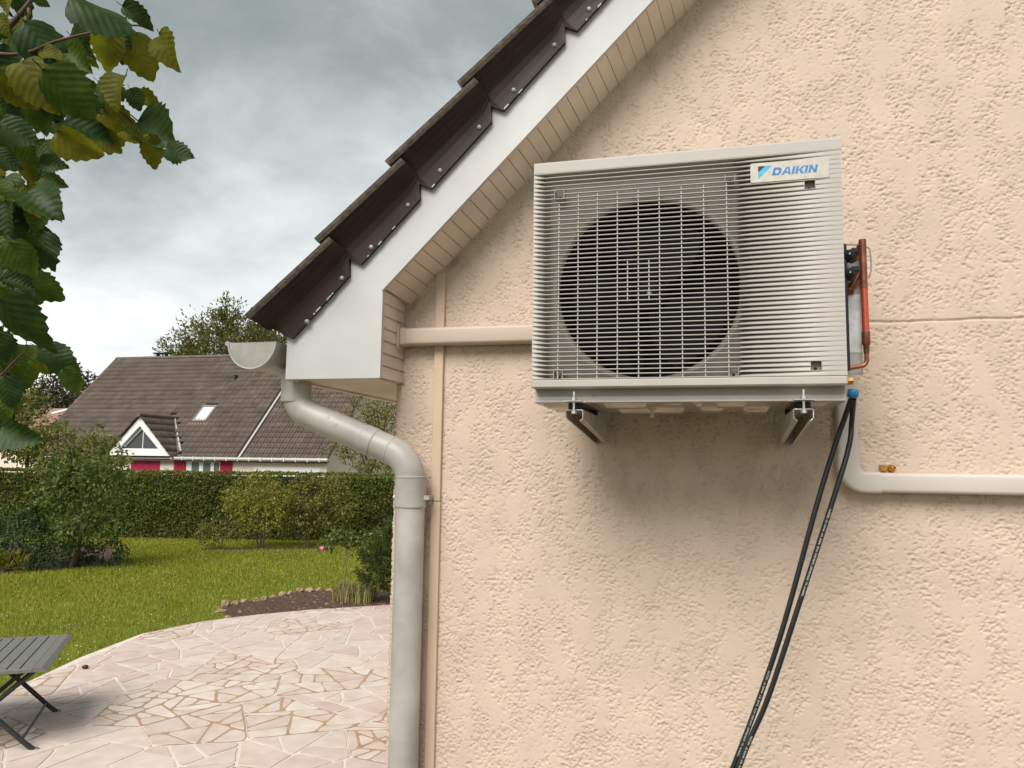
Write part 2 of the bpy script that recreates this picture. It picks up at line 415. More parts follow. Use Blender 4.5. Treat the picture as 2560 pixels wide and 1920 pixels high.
(-1.73,-1.22,2.33,0.91,-0.02,-0.42,-0.09,-0.99,-0.13,0.119,0.1),
(-1.886,-1.082,2.417,0.22,-0.11,-0.97,0.34,-0.92,0.18,0.084,0.3),
(-1.818,-1.177,2.58,0.11,0.32,-0.94,0.65,-0.74,-0.18,0.096,0),
(-1.726,-1.154,2.506,0.33,0.58,-0.74,0.05,-0.8,-0.6,0.063,0.7),
(-1.773,-1.239,2.651,0.38,0.48,-0.79,0.79,-0.62,0.01,0.086,0.1),
(-1.867,-1.135,2.727,0.77,-0.12,-0.62,0.08,-0.96,0.29,0.076,0.4),
(-2.32,-1.136,3.434,0.75,-0.05,-0.66,0.05,-0.99,0.14,0.128,0),
(-1.987,-1.057,3.233,-0.02,0.05,-1,-0.12,-0.99,-0.05,0.147,0.2),
(-2.415,-0.99,3.065,0.68,0.46,-0.57,0.28,-0.88,-0.38,0.125,0.2),
(-2.084,-1.034,2.489,0.65,0.3,-0.69,0.55,-0.82,0.16,0.146,0.2),
(-2.204,-0.907,2.977,-0.19,0.08,-0.98,-0.13,-0.99,-0.06,0.162,0.1),
(-2.208,-0.993,2.955,0.66,0.34,-0.67,0.3,-0.94,-0.18,0.138,0.3),
(-2.019,-1.102,3.675,0.18,0.42,-0.89,-0.1,-0.89,-0.44,0.153,0.2),
(-1.999,-1.046,2.526,0.35,-0,-0.94,0.14,-0.99,0.05,0.145,0.3),
(-2.297,-0.982,2.969,0.6,-0.05,-0.8,0.16,-0.97,0.18,0.121,0.6),
(-2.383,-1.169,3.743,0.44,0.59,-0.68,0.69,-0.71,-0.17,0.143,0.4),
(-2.224,-1.122,3.114,0.66,0.29,-0.7,0.34,-0.94,-0.06,0.157,0.3),
(-2.303,-0.956,3.594,0.54,-0.04,-0.84,0.01,-1,0.05,0.132,0.5),
(-2.293,-1.021,3.381,0.73,0.35,-0.59,0.43,-0.9,0.01,0.162,0),
(-2.207,-1.009,3.523,0.6,0.33,-0.73,0.3,-0.94,-0.17,0.147,0.2),
(-2.346,-0.963,3.635,0.14,-0.22,-0.96,0.61,-0.75,0.27,0.119,0.6),
(-2.135,-0.914,2.456,0.56,0.27,-0.78,0,-0.94,-0.33,0.113,0.7),
(-2.218,-1.041,2.725,0.07,0.44,-0.89,-0.01,-0.9,-0.44,0.158,0.6),
(-2.243,-1.18,3.332,0.67,0.42,-0.61,0.7,-0.64,0.32,0.128,0.3),
(-2.313,-1.084,2.426,0.71,0.18,-0.68,0.08,-0.98,-0.19,0.108,0.5),
(-2.374,-0.986,3.35,-0.38,0.3,-0.87,-0.29,-0.94,-0.2,0.122,0.3),
(-2.198,-1.246,3.401,0.71,0.19,-0.68,0.4,-0.9,0.17,0.104,0.5),
(-2.511,-1.068,3.658,0.47,0.59,-0.66,0.61,-0.76,-0.24,0.143,0.7),
(-2.35,-1.005,3.733,0.31,0.54,-0.78,0.64,-0.73,-0.25,0.161,0.7),
(-2.125,-1.212,3.036,0.84,0.09,-0.54,0.17,-0.98,0.11,0.12,0.3),
(-1.92,-1.177,3.381,0.29,0.3,-0.91,0.55,-0.83,-0.1,0.142,0),
(-2.31,-1.106,3.434,0.62,0.29,-0.73,0.28,-0.95,-0.14,0.121,0.6),
(-2.331,-1.135,3.602,0.3,-0.14,-0.94,-0.07,-0.99,0.13,0.156,0.7),
(-1.981,-1.061,3.222,-0.03,-0.05,-1,0.02,-1,0.05,0.139,0.5),
(-2.162,-1.193,3.051,-0.21,0.18,-0.96,-0.32,-0.94,-0.11,0.113,0.6),
(-2.037,-1.093,2.502,0.07,0.36,-0.93,0.35,-0.88,-0.32,0.142,0.6),
(-2.101,-1.082,3.034,0.62,0.12,-0.78,0.44,-0.87,0.22,0.14,0.6),
(-2.089,-0.914,2.484,0.15,-0.08,-0.98,0.35,-0.93,0.13,0.161,0),
(-2.107,-0.972,2.525,0.74,0.4,-0.54,0.5,-0.86,0.06,0.144,0.1),
(-2.179,-0.971,2.933,-0.17,-0.22,-0.96,0.6,-0.8,0.07,0.15,0.2),
(-2.097,-1.024,3.852,-0.26,0.42,-0.87,0.1,-0.88,-0.46,0.115,0.1),
(-2.011,-1.016,2.663,-0.14,-0.1,-0.98,0.07,-0.99,0.09,0.134,0.1),
(-2.131,-1.117,2.847,-0.04,0.08,-1,0.03,-1,-0.08,0.148,0.3),
(-2.43,-1.025,3.082,0.24,-0,-0.97,0.61,-0.78,0.15,0.115,0.3),
(-2.247,-1.087,2.579,-0.11,0.37,-0.92,-0.09,-0.93,-0.36,0.125,0.4),
(-2.248,-0.961,3.872,0.81,-0.13,-0.58,0.02,-0.97,0.23,0.162,0.4),
(-1.935,-1.195,3.171,0.59,0.38,-0.72,0.34,-0.92,-0.2,0.115,0.3),
(-2.211,-1.105,2.44,-0.28,0.42,-0.86,0.05,-0.89,-0.45,0.136,0.4),
(-2.089,-1.06,3.17,0.71,0.46,-0.53,0.22,-0.86,-0.45,0.148,0.6),
(-2.399,-1.002,3.6,0.48,-0.13,-0.87,-0.38,-0.92,-0.06,0.161,0.6),
(-2.27,-0.913,3.665,0.72,0.2,-0.66,0.43,-0.88,0.21,0.129,0.3),
(-2.251,-0.992,3.386,0.08,-0.02,-1,0.11,-0.99,0.03,0.162,0),
(-1.848,-1.133,2.936,0.06,-0,-1,0.51,-0.86,0.03,0.112,0.2),
(-2.067,-1.053,3.257,0.37,0.56,-0.74,0.6,-0.75,-0.27,0.136,0.4),
(-1.914,-0.971,2.918,0.25,-0.19,-0.95,0.04,-0.98,0.21,0.127,0.2),
(-1.818,-1.116,3,0.59,0.05,-0.81,-0.03,-1,-0.08,0.127,0.4),
(-2.079,-0.909,2.947,0.64,0.47,-0.6,0.58,-0.82,-0.03,0.125,0.4),
(-2.108,-0.942,2.885,0.64,0.57,-0.51,0.72,-0.67,0.16,0.112,0.1),
(-1.839,-1.15,3.248,0.36,0.54,-0.76,0.87,-0.49,0.06,0.129,0.3),
(-2.153,-0.887,2.958,0.38,0.39,-0.84,0.47,-0.86,-0.18,0.113,0.5),
(-2.204,-0.872,2.932,0.54,0.3,-0.79,0.62,-0.77,0.13,0.124,0),
(-1.982,-1.015,2.632,-0.04,-0.06,-1,-0.21,-0.98,0.06,0.13,0.4),
(-1.995,-0.973,3.368,0.28,0.33,-0.9,0.02,-0.94,-0.34,0.129,0.3),
(-1.976,-0.98,2.788,0.62,0.56,-0.55,0.49,-0.82,-0.29,0.14,0.3),
]

# ------------------------------------------------------------------ materials
M = {}
M['stucco'] = mat('stucco', (0.565, 0.450, 0.358), 0.9, var=0.04, scale=6, bump=0.5, bscale=220)
def stucco_nodes(m):
    N = m.node_tree.nodes; L = m.node_tree.links; b = N['Principled BSDF']
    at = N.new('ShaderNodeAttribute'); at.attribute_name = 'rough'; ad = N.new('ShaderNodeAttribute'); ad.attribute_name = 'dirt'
    t = N.new('ShaderNodeTexCoord')
    n1_ = N.new('ShaderNodeTexNoise'); n1_.inputs['Scale'].default_value = 150; n1_.inputs['Detail'].default_value = 6; n1_.inputs['Roughness'].default_value = .65
    L.new(t.outputs['Object'], n1_.inputs['Vector'])
    k = N.new('ShaderNodeMath'); k.operation = 'MULTIPLY_ADD'; L.new(at.outputs['Fac'], k.inputs[0]); k.inputs[1].default_value = .6; k.inputs[2].default_value = .15
    bp = N.new('ShaderNodeBump'); bp.inputs['Distance'].default_value = .0045; L.new(k.outputs[0], bp.inputs['Strength']); L.new(n1_.outputs['Fac'], bp.inputs['Height'])
    L.new(bp.outputs[0], b.inputs['Normal'])
    src = b.inputs['Base Color'].links[0].from_socket
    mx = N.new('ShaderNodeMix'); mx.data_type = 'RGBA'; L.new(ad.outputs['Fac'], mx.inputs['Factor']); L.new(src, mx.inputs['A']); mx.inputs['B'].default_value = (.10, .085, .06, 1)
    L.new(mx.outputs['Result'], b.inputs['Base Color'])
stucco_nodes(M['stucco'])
M['wall_board'] = mat('white_board', (0.55, 0.548, 0.542), 0.6, var=0.06, scale=3, det=8, bump=0.12, bscale=60)
M['soffit'] = mat('soffit_pvc', (0.74, 0.64, 0.53), 0.55, var=0.08, scale=5)
M['soffit_dark'] = mat('soffit_groove', (0.50, 0.42, 0.33), 0.8)
M['tile'] = mat('brown_tile', (0.042, 0.026, 0.020), 0.5, var=0.15, scale=9, det=7, bump=0.10, bscale=160, spec=0.3)
M['moss'] = mat('weathered_tile_top', (0.10, 0.078, 0.055), 0.95, col2=(0.035, 0.03, 0.022), scale=40, bump=0.8, bscale=150)
M['nail'] = mat('nail_cap', (0.42, 0.40, 0.37), 0.45, metal=0.3)
M['zinc'] = mat('painted_zinc', (0.425, 0.40, 0.37), 0.42, var=0.14, scale=6, det=8, bump=0.06, bscale=40, spec=0.5)
M['zinc_dull'] = mat('gutter_zinc', (0.46, 0.44, 0.41), 0.5, metal=0.15, var=0.12, scale=12)
M['trunk'] = mat('beige_trunking', (0.48, 0.395, 0.325), 0.45, var=0.02, scale=4)
M['trunk_r'] = mat('pale_trunking', (0.52, 0.47, 0.425), 0.42, var=0.02, scale=4)
M['flat_trim'] = mat('beige_trim', (0.55, 0.42, 0.30), 0.6, var=0.03, scale=5)
M['ac'] = mat('unit_plastic', (0.42, 0.39, 0.355), 0.5, var=0.025, scale=8, bump=0.05, bscale=500)
M['ac_metal'] = mat('unit_sheet_metal', (0.36, 0.335, 0.295), 0.38, var=0.04, scale=8, spec=0.5)
M['ac_in'] = mat('unit_inner_plastic', (0.33, 0.305, 0.27), 0.5, var=0.05, scale=10)
M['pan'] = mat('galvanised_pan', (0.46, 0.42, 0.36), 0.3, metal=0.55, var=0.12, scale=14)
M['black'] = mat('black_plastic', (0.012, 0.013, 0.015), 0.45, var=0.1)
M['fin'] = mat('dark_coil', (0.006, 0.007, 0.008), 0.5, var=0.5, scale=300)
M['fan'] = mat('fan_blade', (0.007, 0.008, 0.0095), 0.5, var=0.1, spec=.15)
M['steel'] = mat('galvanised_steel', (0.50, 0.455, 0.395), 0.38, metal=0.3, var=0.15, scale=25)
M['bright'] = mat('zinc_bolt', (0.6, 0.6, 0.58), 0.3, metal=0.85, var=0.05)
M['rubber'] = mat('black_rubber', (0.015, 0.018, 0.02), 0.6)
M['copper'] = mat('tarnished_copper', (0.36, 0.13, 0.08), 0.35, metal=0.6, col2=(0.16, 0.07, 0.05), scale=35)
M['copper_red'] = mat('bright_copper', (0.60, 0.095, 0.05), 0.30, metal=0.55, col2=(0.45, 0.12, 0.07), scale=30, stretch=(1, 1, 0.1))
M['brass'] = mat('brass', (0.62, 0.30, 0.075), 0.28, metal=0.75, var=0.15, scale=40)
M['blue'] = mat('blue_cap', (0.03, 0.20, 0.42), 0.4)
M['hose'] = mat('black_hose', (0.010, 0.014, 0.013), 0.38, var=0.1, spec=0.5)
M['print'] = mat('white_print', (0.62, 0.66, 0.64), 0.6)
M['logo_blue'] = mat('logo_blue', (0.035, 0.22, 0.50), 0.5, var=0.12, scale=200)
M['logo_cyan'] = mat('logo_cyan', (0.05, 0.42, 0.62), 0.5, var=0.08, scale=200)
M['logo_black'] = mat('logo_black', (0.012, 0.014, 0.014), 0.5)
M['badge'] = mat('badge_plate', (0.50, 0.46, 0.41), 0.36, var=0.06, scale=60, spec=0.5)
M['wire'] = mat('grey_wire', (0.3, 0.29, 0.27), 0.4, metal=0.4)
M['paper'] = mat('data_label', (0.62, 0.63, 0.63), 0.6)

M['soil'] = mat('soil', (0.11, 0.062, 0.042), 0.95, col2=(0.045, 0.027, 0.019), scale=14, bump=1.0, bscale=60)
M['lawn_base'] = mat('lawn_ground', (0.15, 0.18, 0.014), 0.95, col2=(0.10, 0.125, 0.010), scale=3, bump=0.5, bscale=50)
M['far_ground'] = mat('meadow', (0.08, 0.11, 0.03), 0.95, var=0.2, scale=0.2)
M['mortar'] = mat('pale_mortar', (0.68, 0.59, 0.525), 0.85, var=0.08, scale=5, bump=0.3, bscale=90)
M['mortar_o'] = mat('ochre_mortar', (0.44, 0.295, 0.195), 0.9, col2=(0.34, 0.22, 0.145), scale=9, bump=0.3, bscale=90)
STC = [(0.55, 0.435, 0.39), (0.61, 0.50, 0.45), (0.57, 0.475, 0.43), (0.64, 0.545, 0.49), (0.57, 0.44, 0.40)]
M['stone'] = mat('pink_limestone', (1, 1, 1), 0.75, col2=(0.84, 0.82, 0.80), scale=7, det=8, bump=0.25, bscale=45, objrand=STC)
M['stone_w'] = mat('white_limestone', (1, 1, 1), 0.75, col2=(0.84, 0.80, 0.76), scale=7, det=8, bump=0.25, bscale=45,
                   objrand=[(0.61, 0.54, 0.485), (0.67, 0.60, 0.54), (0.58, 0.48, 0.43), (0.60, 0.50, 0.45)])
M['stone_far'] = mat('limestone_mixed', (1, 1, 1), 0.75, col2=(0.84, 0.82, 0.80), scale=7, det=8, bump=0.25, bscale=45, island=STC)
M['rock'] = mat('edging_rock', (0.42, 0.30, 0.21), 0.9, col2=(0.20, 0.13, 0.09), scale=9, bump=0.8, bscale=40)
M['bark'] = mat('bark', (0.12, 0.085, 0.06), 0.9, col2=(0.05, 0.036, 0.026), scale=20, bump=0.6, bscale=60)
M['twig'] = mat('hazel_twig', (0.085, 0.045, 0.032), 0.6, var=0.2, scale=30)
M['table'] = mat('grey_aluminium', (0.15, 0.145, 0.135), 0.5, var=0.06, scale=20, spec=0.4)
M['table_leg'] = mat('dark_grey_tube', (0.03, 0.031, 0.032), 0.45)
M['foot_cap'] = mat('grey_foot_cap', (0.26, 0.25, 0.23), 0.6)

# ------------------------------------------------------------------ ground
def sheet(name, poly, z, m):
    me = bpy.data.meshes.new(name); me.from_pydata([(x, y, z) for x, y in poly], [], [tuple(range(len(poly)))]); me.update()
    return obj(name, me, m)
g = struct(sheet('ground', [(-400, -300), (400, -300), (400, 700), (-400, 700)], -0.012, M['far_ground']))
TERR = [(-1.22, 0.3), (-1.22, 9.55), (-3.5, 9.35), (-5.0, 8.74), (-6.0, 7.93), (-6.55, 7.28), (-6.91, 6.68), (-7.13, 5.83), (-6.92, 4.62), (-6.53, 3.27), (-5.9, 0.3)]
BED = [(-6.5, 7.08), (-6.8, 7.17), (-7.18, 7.52), (-7.42, 7.98), (-7.35, 8.3), (-7.14, 8.8), (-7.05, 9.35), (-6.8, 9.75), (-6.2, 10.05), (-5.0, 10.15), (-3.0, 10.1), (-2.0, 9.3)]
LBED = [(-30, 5), (-13.6, 8.6), (-13.25, 9.4), (-12.75, 10.5), (-12.55, 11.1), (-12.9, 12.0), (-14, 13.0), (-15, 14), (-30, 13)]
HBED = [(-12.75, 14.5), (-11.9, 14.3), (-11, 14.95), (-10, 15.35), (-9.6, 15.7), (-9.9, 16.0), (-11.5, 15.4), (-12.6, 14.8)]
lawn = struct(sheet('lawn', [(-40, -6), (14, -6), (14, 22), (-40, 22)], -0.004, M['lawn_base']))
struct(sheet('unseen_bounce_path', [(-2.2, -5.8), (8, -5.8), (8, 0.3), (-2.2, 0.3)], 0.002, mat('bounce_gravel', (0.21, 0.16, 0.12), 0.95, col2=(0.14, 0.105, 0.08), scale=40, bump=1.0, bscale=60)))  # assumed ground out of view, added and toned for warm bounce on the wall
for i, pl in enumerate((BED, LBED, HBED)):
    s_ = struct(sheet('flower_bed', pl, 0.004 + 0.001 * i, M['soil']))
# clods and crumbs of soil over the nearest bed
mb = MB()
for k in range(900):
    x = random.uniform(-7.4, -4.8); y = random.uniform(7.1, 10.1)
    if not pip(np.array([x]), np.array([y]), BED)[0] or pip(np.array([x]), np.array([y]), TERR)[0]: continue
    r = random.uniform(0.008, 0.028) * (2 if random.random() < .05 else 1)
    v = [(x + r * random.uniform(.7, 1.2), y, 0.004), (x, y + r, 0.004), (x - r, y, 0.004), (x, y - r * 1.1, 0.004), (x + r * .2, y - r * .2, r * random.uniform(.5, 1.1))]
    mb.add(v, [(0, 1, 4), (1, 2, 4), (2, 3, 4), (3, 0, 4)])
stuff(mb.build('soil_clods', mat('soil_crumbs', (1, 1, 1), 0.95, var=0, island=[(0.06, 0.033, 0.022), (0.15, 0.085, 0.055), (0.10, 0.055, 0.036), (0.30, 0.21, 0.15)])))
for o in COL.objects:
    if o.name.startswith('soil_clods'): o['label'] = 'dark soil crumbs covering the flower bed'; o['category'] = 'soil'

# lawn blades: short grass as real blades, thinner far away
def grass(n, x0, x1, y0, y1, h, w, near_bias):
    x = RNG.uniform(x0, x1, n); y = y0 + (y1 - y0) * RNG.uniform(0, 1, n) ** near_bias
    keep = ~pip(x, y, TERR) & ~pip(x, y, BED) & ~pip(x, y, LBED) & ~pip(x, y, HBED)
    # only the part of the garden a viewer near the photographer's place can see
    keep &= (x < -1.3) & (x > -0.98 * (y + 2.76) - 2.5)
    x, y = x[keep], y[keep]; n = len(x)
    d = np.hypot(x, y + 2.76) / 12.0
    hh = h * RNG.uniform(.5, 1.25, n); ww = w * RNG.uniform(.7, 1.3, n) * np.clip(d, .7, 1.8)
    a = RNG.uniform(0, 2 * np.pi, n); lean = RNG.uniform(.1, .8, n) * hh; la = RNG.uniform(0, 2 * np.pi, n)
    V = np.empty((n, 3, 3))
    V[:, 0] = np.stack([x - np.cos(a) * ww, y - np.sin(a) * ww, np.full(n, -.004)], 1)
    V[:, 1] = np.stack([x + np.cos(a) * ww, y + np.sin(a) * ww, np.full(n, -.004)], 1)
    V[:, 2] = np.stack([x + np.cos(la) * lean, y + np.sin(la) * lean, hh], 1)
    return V.reshape(-1, 3), np.arange(n * 3).reshape(-1, 3)
V, F = grass(330000, -22, -1.3, 0.2, 18.5, 0.055, 0.0055, 1.15)
GC = [(0.20, 0.235, 0.010), (0.33, 0.34, 0.016), (0.26, 0.29, 0.012), (0.40, 0.37, 0.035), (0.15, 0.19, 0.010), (0.46, 0.40, 0.09)]
go = stuff(obj('grass', np_mesh('grass', V, F), leafmat('grass_blades', GC, 0.35, 0.55, (.74, .78, .7), .9)))
tag(go, 'short mown green grass of the garden lawn', 'grass')
# clover heads and daisies
n = 2600
x = RNG.uniform(-16, -3.5, n); y = RNG.uniform(3, 16, n)
k = ~pip(x, y, TERR) & ~pip(x, y, BED) & ~pip(x, y, LBED) & ~pip(x, y, HBED) & (vnoise(x * .35 + 9, y * .35 + 4, 5) > -0.25)
x, y = x[k], y[k]; n = len(x); r = RNG.uniform(.005, .010, n); z = RNG.uniform(.045, .075, n)
O = np.array([(1, 0, 0), (0, 1, 0), (-1, 0, 0), (0, -1, 0), (0, 0, .8), (0, 0, -.8)])
V = (np.stack([x, y, z], 1)[:, None, :] + O[None] * r[:, None, None]).reshape(-1, 3)
T = np.array([(0, 1, 4), (1, 2, 4), (2, 3, 4), (3, 0, 4), (1, 0, 5), (2, 1, 5), (3, 2, 5), (0, 3, 5)])
F = (np.arange(n)[:, None, None] * 6 + T[None]).reshape(-1, 3)
fo = stuff(obj('clover_flowers', np_mesh('clover_flowers', V, F), mat('clover', (1, 1, 1), .8, var=0, island=[(.62, .60, .36), (.72, .70, .58), (.5, .45, .18)])))
tag(fo, 'tiny pale clover flowers dotted over the lawn', 'flowers')

# ------------------------------------------------------------------ terrace of crazy paving
def clip(poly, a, b, c):
    """keep a*x+b*y+c >= 0"""
    o = []
    for i in range(len(poly)):
        p, q = poly[i], poly[(i + 1) % len(poly)]; dp = a * p[0] + b * p[1] + c; dq = a * q[0] + b * q[1] + c
        if dp >= 0: o.append(p)
        if (dp >= 0) != (dq >= 0):
            t = dp / (dp - dq); o.append((p[0] + (q[0] - p[0]) * t, p[1] + (q[1] - p[1]) * t))
    return o
def area(p): return abs(sum(p[i][0] * p[(i + 1) % len(p)][1] - p[(i + 1) % len(p)][0] * p[i][1] for i in range(len(p)))) / 2
def cen(p): return (sum(q[0] for q in p) / len(p), sum(q[1] for q in p) / len(p))
rs = random.Random(5)
def split(p, target, jit, out):
    A = area(p)
    if A < target * rs.uniform(.6, 1.5) or A < 0.004: out.append(p); return
    cx, cy = cen(p)
    sxx = sum((q[0] - cx) ** 2 for q in p); syy = sum((q[1] - cy) ** 2 for q in p); sxy = sum((q[0] - cx) * (q[1] - cy) for q in p)
    th = .5 * math.atan2(2 * sxy, sxx - syy) + rs.uniform(-jit, jit)
    a, b = math.cos(th), math.sin(th)
    ext = math.sqrt(A) * .22
    c = -(a * (cx + rs.uniform(-ext, ext)) + b * (cy + rs.uniform(-ext, ext)))
    p1, p2 = clip(p, a, b, c), clip(p, -a, -b, -c)
    if len(p1) < 3 or len(p2) < 3 or min(area(p1), area(p2)) < A * .15: return split(p, target, jit * 1.05, out)
    split(p1, target, jit, out); split(p2, target, jit, out)
def inset(p, d):
    """shrink a convex polygon"""
    s = sum(p[i][0] * p[(i + 1) % len(p)][1] - p[(i + 1) % len(p)][0] * p[i][1] for i in range(len(p)))
    if s < 0: p = p[::-1]
    q = list(p)
    for i in range(len(p)):
        x0, y0 = p[i]; x1, y1 = p[(i + 1) % len(p)]; L = math.hypot(x1 - x0, y1 - y0)
        if L < 1e-6: continue
        nx, ny = -(y1 - y0) / L, (x1 - x0) / L
        q = clip(q, nx, ny, -(nx * x0 + ny * y0) - d)
        if len(q) < 3: return None
    return q
def chip(p, amt):
    """knock off corners and let edges wander a little, as broken stone does"""
    o = []
    n = len(p)
    for i in range(n):
        a, b, c = p[i - 1], p[i], p[(i + 1) % n]
        la = math.hypot(b[0] - a[0], b[1] - a[1]); lc = math.hypot(c[0] - b[0], c[1] - b[1])
        ra = min(amt * rs.uniform(.4, 1.4), la * .3); rc = min(amt * rs.uniform(.4, 1.4), lc * .3)
        if la < 1e-5 or lc < 1e-5: continue
        o.append((b[0] + (a[0] - b[0]) / la * ra, b[1] + (a[1] - b[1]) / la * ra))
        o.append((b[0] + (c[0] - b[0]) / lc * rc, b[1] + (c[1] - b[1]) / lc * rc))
        if lc > .22:
            t = rs.uniform(.35, .65); w = rs.uniform(-.008, .008)
            o.append((b[0] + (c[0] - b[0]) * t - (c[1] - b[1]) / lc * w, b[1] + (c[1] - b[1]) * t + (c[0] - b[0]) / lc * w))
    return o
terr = MB(); ZT = 0.028
terr.prism(TERR, -0.02, ZT, 'z')
terrace = struct(terr.build('terrace', M['mortar']))
big = []
seeds = []
for _ in range(4000):
    q = (rs.uniform(-8, -1), rs.uniform(0, 9.8))
    if all(math.hypot(q[0] - a, (q[1] - b) * 1.15) > .72 for a, b in seeds): seeds.append(q)
for q in seeds:
    cell = [(-8.2, -.3), (-.8, -.3), (-.8, 10), (-8.2, 10)]
    for a, b in seeds:
        dx_, dy_ = a - q[0], b - q[1]
        if (dx_ or dy_) and math.hypot(dx_, dy_) < 3: cell = clip(cell, -dx_, -dy_, dx_ * (a + q[0]) / 2 + dy_ * (b + q[1]) / 2)
    if len(cell) > 2: big.append(cell)
stones = []; ochre = []
sTERR = 1 if sum(TERR[i][0] * TERR[(i + 1) % len(TERR)][1] - TERR[(i + 1) % len(TERR)][0] * TERR[i][1] for i in range(len(TERR))) > 0 else -1
def clip_terr(p):
    T = TERR if sTERR > 0 else TERR[::-1]
    for i in range(len(T)):
        x0, y0 = T[i]; x1, y1 = T[(i + 1) % len(T)]; nx, ny = -(y1 - y0), (x1 - x0); L = math.hypot(nx, ny)
        if L < 1e-9: continue
        p = clip(p, nx / L, ny / L, -(nx * x0 + ny * y0) / L)
        if len(p) < 3: return None
    return p
for bg_ in big:
    kind = rs.random()
    if kind < .42:
        # a patch of small pale pieces laid in ochre mortar
        pc = clip_terr(bg_)
        if not pc or area(pc) < .03: continue
        mid = inset(pc, .0)
        mid = chip(inset(pc, .004) or pc, .05); ochre.append(mid)
        sub = []; split(bg_, rs.choice((.035, .05, .08)), .8, sub)
        for s_ in sub: stones.append((s_, rs.uniform(.007, .015), .035, 1))
    else:
        sub = []; split(bg_, rs.choice((.10, .14, .18)), .4, sub)
        for s_ in sub: stones.append((s_, rs.uniform(.009, .014), .02, 0))
om = MB()
for p in ochre: om.add([(x, y, ZT + .003) for x, y in p], [tuple(range(len(p)))])
om.build('ochre_mortar', M['mortar_o'], terrace)
built = []
for p, gap, ch, w in stones:
    p = clip_terr(p)
    if not p: continue
    p = inset(p, gap)
    if not p or area(p) < .0015: continue
    built.append((chip(p, ch), w))
def stone_geo(p, z0, h):
    n = len(p); q = []
    cx, cy = cen(p)
    for x, y in p:
        L = math.hypot(x - cx, y - cy) + 1e-6; q.append((x + (cx - x) / L * .006, y + (cy - y) / L * .006))
    v = [(x, y, z0) for x, y in p] + [(x, y, z0 + h * .7) for x, y in p] + [(x, y, z0 + h) for x, y in q]
    f = [(i, (i + 1) % n, n + (i + 1) % n, n + i) for i in range(n)] + [(n + i, n + (i + 1) % n, 2 * n + (i + 1) % n, 2 * n + i) for i in range(n)]
    return v, f + [tuple(range(2 * n, 3 * n))]
def seen(p):
    c = Vector((*cen(p), 0)) - cam.location; z = c.dot(cf)
    if z < .1: return 0
    u, v_ = c.dot(cr) / z * 1923, -c.dot(cu) / z * 1923
    if not (-1340 < u < -230 and v_ < 1000): return 0
    return area(p) / (z * z * z)
built.sort(key=lambda t: -seen(t[0]))
rest = MB()
for i, (p, w) in enumerate(built):
    h = rs.uniform(.0035, .0055)
    v, f = stone_geo(p, ZT + .001, h)
    if i < 300 and seen(p) > 0: MB().add(v, f).build('paving_stone', M['stone_w'] if w else M['stone'], terrace)
    else: rest.add(v, f)
stuff(rest.build('small_paving_stones', M['stone_far'], terrace))

# ------------------------------------------------------------------ the rendered house with its boxed eaves
Z0 = 0.55
XC = -1.197                      # left corner of the gable wall
house = thing('house', 'near house with crushed beige stucco gable wall and white boxed eaves', 'house', (XC, 0, 0))
HO = Vector((XC, 0, 0))
def hb(mb, name, m, parent=house):
    """build with world coordinates under the house"""
    mb.v = [tuple(Vector(p) - HO) for p in mb.v]; return mb.build(name, m, parent)
# gable wall: crushed roughcast as real relief
def stucco_h(X, Zv):
    wx = 1.5 * X + .012 * fbm(X * 18, Zv * 18, 91, 2); wz = 1.5 * Zv + .012 * fbm(X * 18 + 7, Zv * 18, 95, 2)
    low = fbm(wx * 10.0, wz * 5.0, 21, 3)
    mid = fbm(wx * 42, wz * 40, 31, 3, .62)
    rid = 1 - 2 * np.abs(fbm(wx * 60, wz * 72, 41, 3, .62))
    fine = fbm(wx * 74, wz * 80, 45, 1)
    h = .0066 * low + .0040 * mid + .0032 * rid + .0030 * fine - .0013
    deep = -.0046 + .0042 * mid + .0042 * rid + .0038 * fine
    h = np.where(h > 0, h * .04, np.maximum(h - .0017, np.minimum(deep, -.0013)))   # flattened by the float, with a crisp broken edge
    h = h + .0005 * fbm(X * 90, Zv * 60, 51, 2)
    groove = np.clip(1 - np.abs(Zv - 2.742 + .002 * vnoise(X * 9, Zv * 0, 3)) / .0045, 0, 1)
    near = np.abs(Zv - 2.742) < .02
    h = np.where(near, h * .5, h) - .0055 * np.minimum(groove * 2, 1)
    return h
gs = .0033
xs = np.arange(XC, 1.2, gs); zs = np.arange(1.05, 4.14, gs)
Xg, Zg = np.meshgrid(xs, zs)
H = stucco_h(Xg, Zg)
edge = np.clip((Xg - XC) / .02, 0, 1)
Xw = Xg + (1 - edge) * (.006 * fbm(Xg * 0 + 3, Zg * 25, 61, 3) + .004 * fbm(Xg * 0 + 8, Zg * 80, 65, 2))
Yw = -H + (1 - edge) ** 2 * .008
V = np.stack([Xw - XC, Yw, Zg], -1).reshape(-1, 3)
nx_, nz_ = len(xs), len(zs)
I = (np.arange(nz_ - 1)[:, None] * nx_ + np.arange(nx_ - 1)[None]).ravel()
Fq = np.stack([I, I + 1, I + nx_ + 1, I + nx_], 1)
keep = (Zg[:-1, :-1].ravel() - Xg[:-1, :-1].ravel()) < 4.10
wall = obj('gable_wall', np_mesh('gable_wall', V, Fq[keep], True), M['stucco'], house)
ra = wall.data.attributes.new('rough', 'FLOAT', 'POINT'); ra.data.foreach_set('value', np.clip(-H / .003, 0, 1).astype(np.float32).ravel())
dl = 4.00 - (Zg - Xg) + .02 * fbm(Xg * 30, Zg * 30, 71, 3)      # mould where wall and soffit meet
dirt = np.clip(1 - dl / .035, 0, 1) * np.clip(.5 + 1.6 * fbm(Xg * 7, Zg * 7, 81, 3), 0, 1) * np.clip((2.2 - (Xg + Zg)) * 2 + .45, .25, 1)
